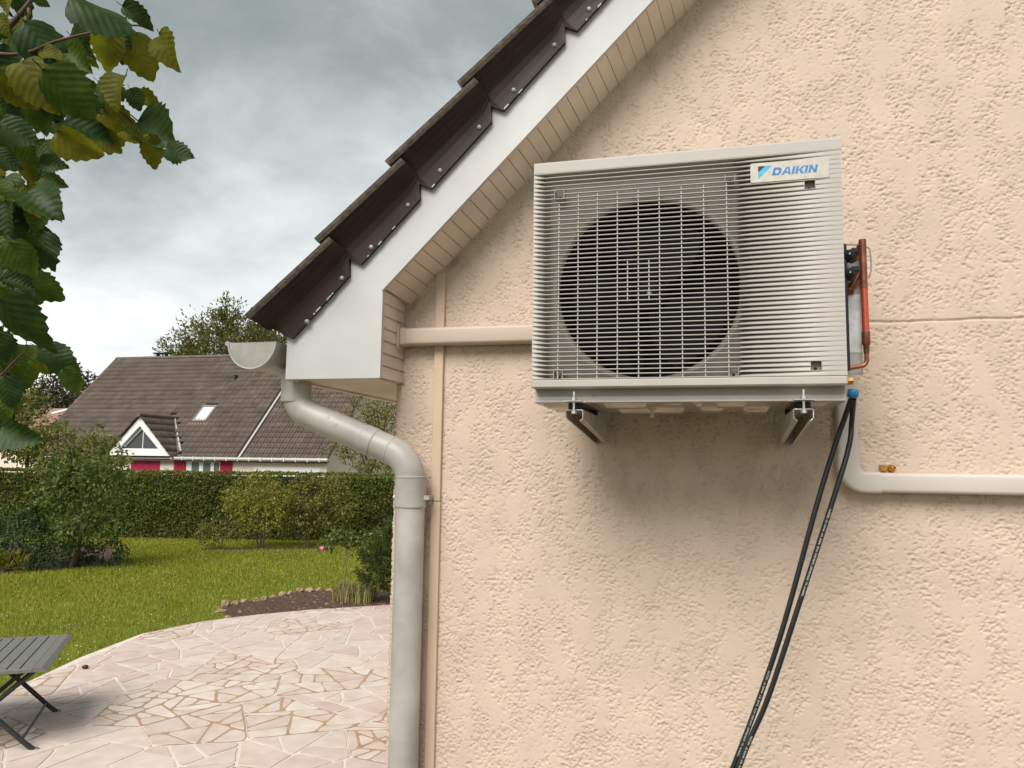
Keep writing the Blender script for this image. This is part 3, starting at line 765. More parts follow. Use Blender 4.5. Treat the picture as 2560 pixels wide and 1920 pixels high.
dcor = np.clip(1 - (Xg - XC - .02) / .02, 0, 1) * (Zg > 2.55) * np.clip(.3 + 1.5 * fbm(Xg * 20, Zg * 12, 85, 3), 0, 1)
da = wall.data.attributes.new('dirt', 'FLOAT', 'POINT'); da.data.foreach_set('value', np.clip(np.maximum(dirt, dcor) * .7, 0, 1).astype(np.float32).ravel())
# the part of the wall below and beyond the picture, plain
mb = MB()
mb.add([(XC + .01, .03, -.02), (6.5, .03, -.02), (6.5, .03, 7.2), (3.2, .03, 7.2), (.03, .03, 4.03), (XC + .01, .03, 2.8)], [(0, 1, 2, 3, 4, 5)])
hb(mb, 'wall_core', M['stucco'])
for nm_, xa, xb_, za, zb_ in (('lower_wall', XC, 3.0, -.02, 1.0515), ('right_wall', 1.1965, 3.0, 1.05, 6.9), ('upper_wall', -.1, 1.1975, 4.1365, 5.4)):
    xs2 = np.arange(xa, xb_ + .009, .009); zs2 = np.arange(za, zb_ + .0001, .009)
    if nm_ == 'lower_wall': zs2 = zs2 + (1.0515 - zs2[-1])
    if nm_ == 'upper_wall': xs2 = xs2 + (1.1975 - xs2[-1])
    X2, Z2 = np.meshgrid(xs2, zs2); Hc = stucco_h(X2, Z2)
    V = np.stack([X2 - XC, -Hc, Z2], -1).reshape(-1, 3); n2_ = len(xs2)
    I = (np.arange(len(zs2) - 1)[:, None] * n2_ + np.arange(n2_ - 1)[None]).ravel(); Fq2 = np.stack([I, I + 1, I + n2_ + 1, I + n2_], 1)
    k2_ = (Z2[:-1, :-1].ravel() - X2[:-1, :-1].ravel()) < 4.09
    w2 = obj(nm_, np_mesh(nm_, V, Fq2[k2_], True), M['stucco'], house)
    ra = w2.data.attributes.new('rough', 'FLOAT', 'POINT'); ra.data.foreach_set('value', np.clip(-Hc / .003, 0, 1).astype(np.float32).ravel())
# side wall running away behind the corner
ys = np.arange(.008, 9.6, .02); z2 = np.arange(-.02, 2.62, .02)
Yg, Zs = np.meshgrid(ys, z2)
e2 = np.clip((Yg - .008) / .03, 0, 1)
hs = stucco_h(Yg * .8 + 20, Zs)
Xs_ = -np.maximum(hs, -.01) * 1.0 * e2 * -1
V = np.stack([.003 + np.abs(hs) * e2 * .9, Yg, Zs], -1).reshape(-1, 3)
ny_ = len(ys); I = (np.arange(len(z2) - 1)[:, None] * ny_ + np.arange(ny_ - 1)[None]).ravel()
obj('side_wall', np_mesh('side_wall', V, np.stack([I, I + ny_, I + ny_ + 1, I + 1], 1), True), M['stucco'], house)

# barge board: foot of the boxed eave and the raking board in one sheet of board
yb0, yb1 = -.212, -.194
C45 = math.sqrt(.5)
def rk(k): return k + Z0         # z - x of a line along the rake
bx0, bx1, zb = -1.552, -1.172, 2.005 + Z0
board = MB()
pl = [(bx0, zb), (bx1, zb), (bx1, 2.327 + Z0), (1.2, rk(3.499) + 1.2), (1.2, rk(3.80) + 1.2), (bx0, rk(3.80) + bx0)]
board.prism(pl, yb0, yb1, 'y')
hb(board, 'barge_board', M['wall_board'])
# thin edge strip of the box corner
mb = MB(); mb.box(bx1 - .001, yb0 - .002, zb + .001, bx1 + .004, yb1, 2.322 + Z0); hb(mb, 'corner_bead', M['wall_board'])
# soffit boards up the rake
def plank(mbv, name='soffit_board', m=None): return hb(mbv, name, m or M['soffit'])
s_in = []
pitch = .0500
n0 = rk(3.512) * C45             # distance of the soffit along the slope normal
def rake_pt(s, n, y): return ((s - n) * C45, y, (s + n) * C45)
s0 = ((-1.172) + (-1.172 + rk(3.512))) * C45
for i in range(58):
    sa, sb = s0 + i * pitch + .0013, s0 + (i + 1) * pitch - .0013
    d = random.uniform(-.0008, .0008)
    mb = MB(); v = [rake_pt(s, n - (.036 if y > 0 else 0), y) for n in (n0 + d, n0 + .012) for y in (yb1 - .002, .016) for s in (sa, sb)]
    mb.add(v, [(0, 1, 3, 2), (4, 6, 7, 5), (0, 4, 5, 1), (2, 3, 7, 6), (0, 2, 6, 4), (1, 5, 7, 3)]); plank(mb)
mb = MB(); v = [rake_pt(s, n - (.036 if y > 0 else 0), y) for n in (n0 + .008, n0 + .03) for y in (yb1, .02) for s in (s0 - .02, s0 + 58 * pitch)]
mb.add(v, [(0, 1, 3, 2), (4, 6, 7, 5), (0, 4, 5, 1), (2, 3, 7, 6), (0, 2, 6, 4), (1, 5, 7, 3)]); hb(mb, 'soffit_back', M['soffit_dark'])
# boards on the inner cheek of the box
for i in range(7):
    za, zb_ = zb + .002 + i * .0462, zb + (i + 1) * .0462 - .0012
    mb = MB(); mb.prism([(bx1 - .014, za), (bx1 - .001, za), (bx1 + .0035, za + .004), (bx1 + .001, zb_), (bx1 - .014, zb_)], yb1 + .001, .004, 'y'); plank(mb, 'cheek_board')
mb = MB(); mb.box(bx1 - .03, yb1 + .001, zb + .001, bx1 - .008, .02, 2.335 + Z0); hb(mb, 'cheek_back', M['soffit_dark'])
# boards under the eave, then the fascia running away
for i in range(46):
    ya = yb1 + .002 + i * .048
    mb = MB(); mb.box(bx0 + .02, ya + .002, zb + .002, (bx1 - .001) if ya < -.05 else XC + .006, ya + .0455, zb + .012); plank(mb, 'eave_board')
mb = MB(); mb.box(bx0 + .02, yb1, zb + .009, bx1 - .01, 9.5, zb + .03); hb(mb, 'eave_back', M['soffit_dark'])
mb = MB(); mb.box(bx0 + .02, yb1 + .002 + 46 * .048, zb + .002, XC + .006, 9.5, zb + .009); hb(mb, 'eave_soffit', M['soffit'])
mb = MB(); mb.box(bx0, yb1, zb - .006, bx0 + .02, 9.5, zb + .16); hb(mb, 'fascia', M['soffit'])
# roof: deck and the verge tiles with their nail caps
rf = MB()
nA, nB = rk(3.80) * C45, rk(3.815) * C45
v = [rake_pt(s, n, y) for n in (nA, nB) for y in (yb0 + .002, 9.5) for s in (.86, 5.2)]
rf.add(v, [(0, 1, 3, 2), (4, 6, 7, 5), (0, 4, 5, 1), (2, 3, 7, 6), (0, 2, 6, 4), (1, 5, 7, 3)])
roof = hb(rf, 'roof', M['moss'])
nS = 3.098                      # underside of the slab's outer edge
prof = [(-.322, -.004), (-.326, .008), (-.321, .023), (-.05, .030), (.05, .030), (.05, .012), (-.2135, .012), (-.2135, -.104), (-.232, -.106),
        (-.2335, -.085), (-.236, -.062), (-.243, -.040), (-.256, -.022), (-.276, -.010), (-.300, -.005)]
s_t = [(-1.366 + 2.474 + Z0) * C45 + k * .377 for k in range(-1, 9)]
def verge_tile(s0_):
    L = .425; mb = MB(); K = len(prof); nseg = 7
    tilt = .044
    st = [0, .012, .045, .0455, .365, .3655, L]
    v = []
    for s in st:
        fl = .04 < s < .366
        for y, n in prof:
            nn = n
            if not fl and n < -.03: nn = -.030 - (n + .03) * -.02   # the apron is shorter than the slab
            v.append(rake_pt(s0_ + s, nS + nn + (lambda w_: w_ * (tilt * (1 - s / L) * .9 - .014) + (1 - w_) * (-.006 + .006 * s / L))(min(max((nn + .106) / .106, 0), 1)), y + random.uniform(-.0006, .0006)))
    f = []; mi = []
    for i in range(nseg - 1):
        for k in range(K):
            f.append((i * K + k, i * K + (k + 1) % K, (i + 1) * K + (k + 1) % K, (i + 1) * K + k)); mi.append(1 if k in (0, 1, 2, 3) else 0)
    f += [tuple(range(K))[::-1], tuple(range((nseg - 1) * K, nseg * K))]; mi += [0, 0]
    mb.v = v; mb.f = f; mb.mi = mi; mb.sm = [False] * len(f)
    return mb
for i, s0_ in enumerate(s_t):
    t = hb(verge_tile(s0_ + random.uniform(-.004, .004)), 'verge_tile', [M['tile'], M['moss']], roof)
for x, z in [(-1.46, 2.217), (-1.324, 2.375), (-1.211, 2.485), (-1.071, 2.634), (-.95, 2.753), (-.805, 2.902), (-.679, 3.027), (-.533, 3.177), (-.41, 3.294), (-.27, 3.44), (-.15, 3.56)]:
    mb = MB(); mb.lathe([(.0005, .007), (.0055, .0062), (.0085, .003), (.0088, -.004)], (x, -.2335, z + Z0), (0, -1, 0), 12); hb(mb, 'nail_cap', M['nail'], roof)
mb = MB()
for s0_ in s_t:
    s = s0_ + .05
    while s < s0_ + .36:
        L_ = random.uniform(.004, .03)
        if random.random() < .28:
            nb_ = nS - .106 - .006 + .006 * (s - s0_) / .425; th = random.uniform(.0012, .0035)
            v = [rake_pt(s + a * L_, nb_ + b * th + random.uniform(-.0008, .0008), y) for y in (-.2338, -.230) for a, b in ((0, -.3), (1, -.3), (.9, 1), (.15, 1))]
            mb.add(v, [(0, 1, 2, 3), (4, 7, 6, 5), (0, 4, 5, 1), (1, 5, 6, 2), (2, 6, 7, 3), (3, 7, 4, 0)])
        s += L_ + random.uniform(.002, .02)
stuff(hb(mb, 'paint_flakes', M['wall_board'], roof))
# gutter: half round zinc along the eave with its closed end
gt = thing('gutter', 'half round grey zinc gutter with closed end below the brown roof tiles', 'gutter', (-1.675, -.25, 2.04 + Z0))
GO = Vector(gt.location)
def half(r, y): return [(-1.675 + r * math.cos(PI + PI * k / 20), y, 2.142 + Z0 + r * math.sin(PI + PI * k / 20)) for k in range(21)]
mb = MB()
for r_, fl in ((.101, 0), (.098, 1)):
    a, b = half(r_, -.25), half(r_, 9.4)
    mb.add(a + b, [(k, k + 1, 22 + k, 21 + k) if fl else (k + 1, k, 21 + k, 22 + k) for k in range(20)], True)
mb.v = [tuple(Vector(p) - GO) for p in mb.v]; mb.build('trough', M['zinc_dull'], gt)
mb = MB(); a = half(.1012, -.252); b = half(.1012, -.249)
mb.add(a + b, [tuple(range(20, -1, -1)), tuple(range(21, 42))] + [(k, k + 1, 22 + k, 21 + k) for k in range(20)])
mb.v = [tuple(Vector(p) - GO) for p in mb.v]; mb.build('end_cap', M['zinc_dull'], gt)
mb = MB(); mb.tube([(-1.784, -.25, 2.140 + Z0), (-1.784, 9.4, 2.140 + Z0)], .009, 10); mb.v = [tuple(Vector(p) - GO) for p in mb.v]; mb.build('bead', M['zinc_dull'], gt)
mb = MB(); mb.tube([(p[0], -.2535, p[2]) for p in half(.1005, 0)], .0028, 6); mb.v = [tuple(Vector(p) - GO) for p in mb.v]; mb.build('solder_rim', M['wall_board'], gt)
# downpipe with swan neck
dp = thing('downpipe', 'grey painted round downpipe with swan neck beside the wall corner', 'downpipe', (-1.09, -.085, 0))
DO = Vector(dp.location)
def db(mb, name, m=None): mb.v = [tuple(Vector(p) - DO) for p in mb.v]; return mb.build(name, m or M['zinc'], dp)
path = fillet([(-1.567, -.105, 2.04 + Z0), (-1.566, -.105, 1.903 + Z0), (-1.092, -.087, 1.716 + Z0), (-1.089, -.085, 1.40 + Z0)], .085, 12)
mb = MB(); mb.tube(path, .0535, 28); db(mb, 'swan_neck')
mb = MB(); mb.tube([(-1.089, -.085, 1.645 + Z0), (-1.0895, -.085, .02)], .0535, 28); db(mb, 'pipe')
mb = MB(); mb.lathe([(.0535, -.115), (.0570, -.1135), (.0576, -.110), (.0576, -.105), (.0576, -.012), (.0576, -.006), (.0586, -.004), (.0586, -.001), (.0575, .001), (.0540, .002)], (-1.0888, -.085, 1.652 + Z0), (0, 0, 1), 28); db(mb, 'socket')
mb = MB(); mb.lathe([(.0535, -.06), (.0570, -.0585), (.0575, -.054), (.0575, -.048), (.0575, .03), (.0575, .06)], (-1.567, -.105, 1.985 + Z0), (0, 0, 1), 28); db(mb, 'top_socket')
d_ = (Vector((-1.092, -.087, 1.716 + Z0)) - Vector((-1.566, -.105, 1.903 + Z0))).normalized()
for t_ in (.70, .83):
    c_ = Vector((-1.566, -.105, 1.903 + Z0)).lerp(Vector((-1.092, -.087, 1.716 + Z0)), t_)
    mb = MB(); mb.lathe([(.0537, -.004), (.0548, -.002), (.0548, .002), (.0537, .004)] if t_ > .75 else [(.0536, -.05), (.0552, -.049), (.0556, -.046), (.0556, -.040), (.0556, -.010), (.0556, -.004), (.0552, 0), (.0536, .001)], c_, d_, 28); db(mb, 'seam')
for zc in (1.575, .55):
    mb = MB(); mb.lathe([(.0537, -.010), (.0562, -.009), (.0562, .009), (.0537, .010)], (-1.089, -.085, zc + Z0), (0, 0, 1), 28)
    mb.box(-1.038, -.098, zc + Z0 - .008, -1.012, -.090, zc + Z0 + .008, .001); mb.box(-1.03, -.092, zc + Z0 - .007, -1.024, .0, zc + Z0 + .007)
    db(mb, 'pipe_clip')
    mb = MB(); mb.lathe([(.0005, .012), (.006, .010), (.0075, .004), (.0075, -.006)], (-1.146, -.095, zc + Z0), (0, -1, 0), 8); db(mb, 'clip_bolt', M['wall_board'])

for k_, (t0, t1, an0) in enumerate(((.22, .30, 1.1), (.26, .36, .8), (.30, .34, .55), (.40, .415, .2))):
    A_, B_ = Vector((-1.566, -.105, 1.903 + Z0)), Vector((-1.092, -.087, 1.716 + Z0)); dd = (B_ - A_).normalized(); e1 = dd.cross(Vector((0, 1, 0))).normalized() * -1; e2 = Vector((0, -1, 0))
    if e1.z < 0: e1 = -e1
    pts_ = []; an = an0
    for q in range(9):
        an += random.uniform(-.16, .16); t_ = t0 + (t1 - t0) * (q / 8) + random.uniform(-.006, .006)
        pts_.append(A_.lerp(B_, t_) + (e1 * math.sin(an) + e2 * math.cos(an)) * .0536)
    mb = MB(); mb.tube(pts_, .0011, 5); db(mb, 'paint_scuff', M['wall_board'])
# flat vertical trim on the wall
mb = MB(); zt = 2.43 + Z0
mb.box(-1.037, -.016, 1.56 + Z0, -1.000, .012, zt, .002)
ob = mb.build('cover_strip', M['flat_trim'], None)
tag(ob, 'upper length of beige cover strip on stucco wall beside the downpipe', 'cover strip', 'vertical cover strips')
mb = MB(); mb.box(-1.036, -.015, 0.0, -.999, .012, 1.558 + Z0, .002)
ob = mb.build('cover_strip', M['flat_trim'], None)
tag(ob, 'lower length of beige cover strip on stucco wall right of the downpipe', 'cover strip', 'vertical cover strips')

# ------------------------------------------------------------------ cable trunking
def rrect(w, h, r, seg=4):
    o = []
    for cx, cy, a0 in ((w / 2 - r, h / 2 - r, 0), (-w / 2 + r, h / 2 - r, 90), (-w / 2 + r, -h / 2 + r, 180), (w / 2 - r, -h / 2 + r, 270)):
        for k in range(seg + 1):
            a = math.radians(a0 + 90 * k / seg); o.append((cx + r * math.cos(a), cy + r * math.sin(a)))
    return o
def trunk_path(pts, w, d, r=.012, grow=0.0):
    """rounded box section swept along a path lying on the wall (x,z); depth towards the viewer"""
    sec = rrect(w + grow, d + grow, r); n = len(sec); mb = MB(); v = []
    P = [Vector((p[0], 0, p[1])) for p in pts]
    for i, p in enumerate(P):
        t = (P[min(i + 1, len(P) - 1)] - P[max(i - 1, 0)]).normalized(); sd_ = t.cross(Vector((0, 1, 0)))
        for a, b in sec: v.append(p + sd_ * a + Vector((0, -d / 2 - .001 + b, 0)))
    f = [(i * n + k, i * n + (k + 1) % n, (i + 1) * n + (k + 1) % n, (i + 1) * n + k) for i in range(len(P) - 1) for k in range(n)]
    mb.add(v, f, True); mb.add(v[:n], [tuple(range(n))]); mb.add(v[-n:], [tuple(range(n))[::-1]])
    return mb
tl = thing('cable_trunking', 'straight beige cable trunking running from boxed eave behind the outdoor unit', 'trunking', (-.8, 0, 2.15 + Z0), group='wall trunking')
def tb(mb, name, m, root): o_ = root.location; mb.v = [tuple(Vector(p) - o_) for p in mb.v]; return mb.build(name, m, root)
tb(trunk_path([(-1.142, 2.181 + Z0), (-.35, 2.179 + Z0)], .066, .062), 'cover', M['trunk'], tl)
tb(trunk_path([(-1.166, 2.181 + Z0), (-1.139, 2.181 + Z0)], .066, .062, grow=.006), 'end_sleeve', M['trunk'], tl)
mb = MB(); pr = [(y - .036, z + 2.178 + Z0) for y, z in rrect(.08, .112, .028, 5)]
mb.prism(pr, -1.1685, -1.160, 'x'); tb(mb, 'wall_flange', M['trunk'], tl)
tr = thing('cable_trunking', 'pale angled trunking with rounded elbow running right below the outdoor unit', 'trunking', (.42, 0, 1.63 + Z0), group='wall trunking')
tb(trunk_path([(.418, 2.3 + Z0), (.418, 1.748 + Z0)], .064, .06), 'cover', M['trunk_r'], tr)
tb(trunk_path([(.510, 1.660 + Z0), (2.2, 1.663 + Z0)], .064, .06), 'cover', M['trunk_r'], tr)
el = [(.418, 1.751 + Z0), (.418, 1.712 + Z0)] + [(.470 - .052 * math.cos(a), 1.712 + Z0 - .052 * math.sin(a)) for a in [math.radians(q) for q in range(10, 90, 10)]] + [(.470, 1.660 + Z0), (.512, 1.660 + Z0)]
tb(trunk_path(el, .064, .06, grow=.006), 'elbow', M['trunk_r'], tr)
# brass flare nuts left on top of the trunking
for i, (xn, rz) in enumerate(((.523, .2), (.548, -.9))):
    nut = thing('flare_nut', ('brass flare nut showing a flat face, left of two on the trunking', 'brass flare nut turned edge on, right of two on the trunking')[i], 'nut', (xn, -.035, 1.6945 + Z0), rz, 'loose brass nuts')
    mb = MB(); hx = [(.0125 * math.cos(k * PI / 3 + .52), .0125 * math.sin(k * PI / 3 + .52) + .0108) for k in range(6)]
    mb.prism(hx, -.010, .008, 'x'); mb.build('hex_body', M['brass'], nut)
    mb = MB(); mb.lathe([(.0085, .008), (.0085, .012), (.006, .013), (.006, .004)], (0, 0, .0108), (1, 0, 0), 12); mb.build('collar', M['brass'], nut)

# ------------------------------------------------------------------ outdoor unit
UW, UH, UD = .870, .733, .370
UX0, UY0, UZ0 = -.5245, -.555, 1.885 + Z0
unit = thing('outdoor_unit', 'beige grey outdoor air conditioning unit mounted on stucco wall', 'air conditioner', (UX0 + UW / 2, UY0 + UD / 2, UZ0))
def ub(mb, name, m, parent=unit): 
    mb.v = [(p[0] - UW / 2, p[1] - UD / 2, p[2]) for p in mb.v]; return mb.build(name, m, parent)
zg0, zg1 = .066, .693; NS = 47; gp = (zg1 - zg0) / NS
XR0 = .606; XL = .046
CLIPS = [(.064, .094, 41, 42), (.560, .588, 42, 42), (.772, .802, 39, 40), (.066, .094, 0, 1), (.562, .590, 0, 1), (.776, .806, 1, 2)]
def slat_mesh(gaps):
    mb = MB()
    segs = [(0.0, UW - .001)]
    for a, b in gaps:
        segs = [q for s in segs for q in (((s[0], min(s[1], a)), (max(s[0], b), s[1])) if s[0] < b and s[1] > a else (s,)) if q[1] - q[0] > .004]
    bh = .0031
    for a, b in segs:
        xs_ = [a] + [x for x in (XL, XR0) if a < x < b] + [b]
        # blade: nose slightly rounded
        pr = [(.0010, 0), (0, .0008), (0, bh - .0008), (.0010, bh), (.0085, bh - .0006), (.0085, .0006)]
        mb.prism(pr, a, b, 'x')
        # left roll-off where the blades run into the solid edge
        x0, x1 = a, min(b, XL)
        if x1 > x0:
            K = 6; v = []
            for k in range(K + 1):
                x = x0 + (x1 - x0) * k / K; t = x / XL; zt_ = bh + (gp - bh) * (1 - .75 * t ** 2.2)
                for j in range(4):
                    q = j / 3; v.append((x, .030 * t ** 1.3 * q ** 1.2 + .0004, bh + (zt_ - bh) * q))
            mb.add(v, [(k * 4 + j, k * 4 + j + 1, k * 4 + j + 5, k * 4 + j + 4) for k in range(K) for j in range(3)], True)
        x0, x1 = max(a, XR0 - .012), b
        if x1 > XR0:
            K = 8; v = []
            for k in range(K + 1):
                x = x0 + (x1 - x0) * k / K; t = max(0, (x - XR0) / (UW - .012 - XR0)); t = min(t, 1)
                d_top = .019 * (1 - t) ** 1.5 + (.014 * max(0, (XR0 - x) / .012)); 
                for j in range(4):
                    q = j / 3; v.append((x, d_top * q + .0004, bh + (gp - bh + .0003) * q))
            mb.add(v, [(k * 4 + j, k * 4 + j + 1, k * 4 + j + 5, k * 4 + j + 4) for k in range(K) for j in range(3)], True)
    mb.v = [(p[0] - UW / 2, p[1] - UD / 2, p[2]) for p in mb.v]
    return mb.mesh('slat')
std = slat_mesh([])
grille = MB()
# frame: top cap, foot rail, edges
grille.prism([(0, zg1), (-.001, zg1 + .004), (0, UH - .008), (.004, UH - .002), (.010, UH), (.06, UH), (.06, zg1)], 0, UW, 'x')
gril = ub(grille, 'front_grille', M['ac'])
mb = MB(); mb.box(0, -.001, .041, UW, .05, zg0, .004); ub(mb, 'foot_rail', M['ac'], gril)
for i in range(NS):
    g_ = [(a, b) for a, b, r0, r1 in CLIPS if r0 <= i <= r1]
    me = slat_mesh(g_) if g_ else std
    o = obj('slat', me, M['ac'], gril); o.location = (0, 0, zg0 + i * gp)
for a, b, r0, r1 in CLIPS:
    za, zb_ = zg0 + r0 * gp + .0005, zg0 + (r1 + 1) * gp + .001
    if r1 == r0: zb_ += gp * .4
    mb = MB(); d_ = .021; t_ = .0016
    mb.box(a, .0002, za, a + t_, d_, zb_); mb.box(b - t_, .0002, za, b, d_, zb_); mb.box(a + t_, .0002, za - .0003, b - t_, d_, za + t_); mb.box(a, d_, za, b, d_ + .002, zb_)
    ck = ub(mb, 'clip_pocket', M['ac_in'], gril)
    mb = MB(); mb.lathe([(.0005, .003), (.004, .0025), (.0045, 0)], ((a + b) / 2, d_, za + .008), (0, -1, 0), 10); ub(mb, 'screw', M['black'], ck)
# thin upright wires
top_at = lambda x: .612 - .02 * max(0, (.2 - x)) 
for fx in (.090, .157, .223, .291, .361, .431, .503, .575, .648):
    x = fx * UW; z1_ = .629 if fx > .12 else .603
    mb = MB(); mb.box(x - .0014, .003, zg0 - .002, x + .0014, .012, z1_); ub(mb, 'upright_wire', M['ac'], gril)
for fx in (.325, .396):
    x = fx * UW; mb = MB(); mb.box(x - .0014, .003, .292, x + .0014, .012, .413); ub(mb, 'upright_wire', M['ac'], gril)
# badge and lettering
bxa, bxb, bza, bzb = .630, .838, .617, .6735
mb = MB(); pr = [(x + (bxa + bxb) / 2, z + (bza + bzb) / 2) for x, z in rrect(bxb - bxa, bzb - bza, .005, 3)]
mb.prism(pr, -.0016, .018, 'y'); badge = ub(mb, 'badge', M['badge'], gril)
yl = -.0022
def flat(polys, name, m, y=yl):
    mb = MB()
    for p in polys: mb.prism(p, y, -.0012, 'y')
    return ub(mb, name, m, badge)
tx, tz, hgt = .651, .6275, .036
flat([[(tx, tz + hgt), (tx + .019, tz + hgt), (tx, tz + hgt - .018)]], 'emblem_dark_corner', M['logo_black'])
flat([[(tx + .0205, tz + hgt), (tx + .037, tz + hgt), (tx, tz), (tx, tz + hgt - .0195)]], 'emblem_slant', M['logo_cyan'])
# letters D A I K I N : slanted heavy capitals
def ring(o_, i_): return [[o_[k], o_[(k + 1) % len(o_)], i_[(k + 1) % len(i_)], i_[k]] for k in range(len(o_))]
LET = {
 'D': (1.08, ring([(0, 0), (.70, 0), (1.0, .22), (1.0, .78), (.70, 1), (0, 1)], [(.27, .23), (.60, .23), (.71, .33), (.71, .67), (.60, .77), (.27, .77)])),
 'A': (1.16, [[(0, 0), (.30, 0), (.64, 1), (.42, 1)], [(.642, 1), (.78, 1), (1.1, 0), (.80, 0)], [(.41, .20), (.72, .20), (.68, .38), (.47, .38)]]),
 'I': (.40, [[(0, 0), (.29, 0), (.29, 1), (0, 1)]]),
 'K': (1.06, [[(0, 0), (.28, 0), (.28, 1), (0, 1)], [(.29, .44), (.74, 1), (1.06, 1), (.56, .52)], [(.36, .52), (.55, .60), (1.02, 0), (.68, 0)]]),
 'N': (1.02, [[(0, 0), (.27, 0), (.27, 1), (0, 1)], [(.275, 1), (.30, 1), (.70, .36), (.70, 0), (.66, 0), (.275, .62)], [(.705, 0), (.97, 0), (.97, 1), (.705, 1)]])}
lx = .688; lh = .0215; lw = .0222
for ch in 'DAIKIN':
    adv, polys = LET[ch]
    P_ = []
    for j, p in enumerate(polys): P_.append([(lx + q[0] * lw + (q[1] * lh) * .22, .6345 + q[1] * lh) for q in p])
    mb = MB()
    for j, p in enumerate(P_): mb.prism(p, yl - .00015 * j, -.0012, 'y')
    ub(mb, 'letter_' + ch.lower(), M['logo_blue'], badge)
    lx += adv * lw + .0008
# casing
mb = MB(); t_ = .003
mb.box(.002, .05, .02, .005, UD, UH - .004); mb.box(.002, .0501, UH - .005, UW - .002, UD, UH - .001); mb.box(.648, .35, .02, UW - .003, .353, UH - .006)
mb.box(UW - .005, .0502, .02, UW - .002, .20, UH - .006); mb.box(UW - .005, .2, .47, UW - .002, UD, UH - .006)
mb.box(.648, .04, .045, .651, .35, UH - .01)
ub(mb, 'casing', M['ac_metal'])
mb = MB(); mb.box(.006, .345, .01, .646, .349, UH - .008); mb.box(.006, .05, .01, .009, .344, UH - .008); ub(mb, 'coil', M['fin'])
mb = MB(); mb.box(.652, .0225, .045, UW - .004, .026, zg1); ub(mb, 'front_liner', M['ac_in'])
# bell mouth plate
FX, FZ, FR = .337, .336, .264
mb = MB(); K = 72; v = []; f = []
rect = []
x0, x1, z0_, z1_ = .012, .6465, .043, .700
for k in range(K):
    a = 2 * PI * k / K; c, s = math.cos(a), math.sin(a)
    t_ = min((x1 - FX) / c if c > 1e-6 else 9, (x0 - FX) / c if c < -1e-6 else 9, (z1_ - FZ) / s if s > 1e-6 else 9, (z0_ - FZ) / s if s < -1e-6 else 9)
    rect.append((FX + c * t_, FZ + s * t_))
rings = [('r', .040)] + [(FR + .022, .040), (FR + .018, .034), (FR + .012, .033), (FR + .005, .036), (FR + .001, .044), (FR, .050)]
for rr in rings:
    for k in range(K):
        a = 2 * PI * k / K
        if rr[0] == 'r': v.append((rect[k][0], rr[1], rect[k][1]))
        else:
            R_ = min(rr[0], math.hypot(rect[k][0] - FX, rect[k][1] - FZ) - .001) if rr[0] > FR + .005 else rr[0]
            v.append((FX + R_ * math.cos(a), rr[1], FZ + R_ * math.sin(a)))
for i in range(len(rings) - 1):
    for k in range(K): f.append((i * K + k, i * K + (k + 1) % K, (i + 1) * K + (k + 1) % K, (i + 1) * K + k))
mb.add(v, f, True); ub(mb, 'bell_mouth', M['ac_in'])
mb = MB(); mb.lathe([(FR, .0505), (FR - .001, .10), (FR, .16)], (FX, 0, FZ), (0, 1, 0), 72); ub(mb, 'fan_shroud', M['fin'])
# propeller and motor
fan = MB(); fan.lathe([(.001, -.006), (.035, -.004), (.052, .004), (.058, .02), (.058, .08)], (FX, .115, FZ), (0, 1, 0), 32); fan_o = ub(fan, 'fan_hub', M['fan'])
for kk in range(3):
    mb = MB(); v = []; A, Bn = 9, 5
    for i in range(A):
        a = kk * 2 * PI / 3 + .5 + i / (A - 1) * 1.55
        for j in range(Bn):
            q = j / (Bn - 1); r_ = .055 + (.236 - .055) * q; aa = a + .35 * q * q
            v.append((FX + r_ * math.cos(aa), .118 + .075 * (i / (A - 1)) * (.5 + .5 * q), FZ + r_ * math.sin(aa)))
    mb.add(v, [(i * Bn + j, i * Bn + j + 1, (i + 1) * Bn + j + 1, (i + 1) * Bn + j) for i in range(A - 1) for j in range(Bn - 1)], True); ub(mb, 'fan_blade', M['fan'])
mb = MB(); mb.lathe([(.001, -.012), (.009, -.011), (.010, 0)], (FX, .110, FZ), (0, 1, 0), 12); ub(mb, 'shaft_nut', M['bright'])
mb = MB(); mb.box(.285, .25, .02, .305, .27, .70); mb.box(.365, .25, .02, .385, .27, .70); mb.lathe([(.055, 0), (.055, .08)], (FX, .2, FZ), (0, 1, 0), 20); ub(mb, 'motor_stand', M['fan'])
# base tray: recessed front strip and stamped underside
mb = MB(); mb.prism([(.046, .043), (.040, .012), (.034, .003), (.034, 0), (.055, 0), (.055, .043)], .001, UW - .001, 'x')
mb.box(.0012, .0555, 0, .004, UD, .05); mb.box(UW - .004, .0555, 0, UW - .0012, UD - .02, .05)
base = ub(mb, 'base_strip', M['ac_metal'])
for x in (.175, .578):
    mb = MB(); mb.lathe([(.0005, .0035), (.0035, .003), (.004, 0)], (x, .0425, .022), (0, -1, 0), 10); ub(mb, 'screw', M['steel'], base)
nxp, nyp = 110, 44
gx, gy = np.meshgrid(np.linspace(.004, UW - .004, nxp), np.linspace(.0302, UD, nyp))
hz = np.zeros_like(gx)
def stamp(x0, x1, y0, y1, d, b=.014):
    global hz
    fx_ = np.clip(np.minimum(gx - x0, x1 - gx) / b, 0, 1); fy_ = np.clip(np.minimum(gy - y0, y1 - gy) / b, 0, 1)
    m_ = np.minimum(fx_, fy_); m_ = m_ * m_ * (3 - 2 * m_); hz = hz + d * m_
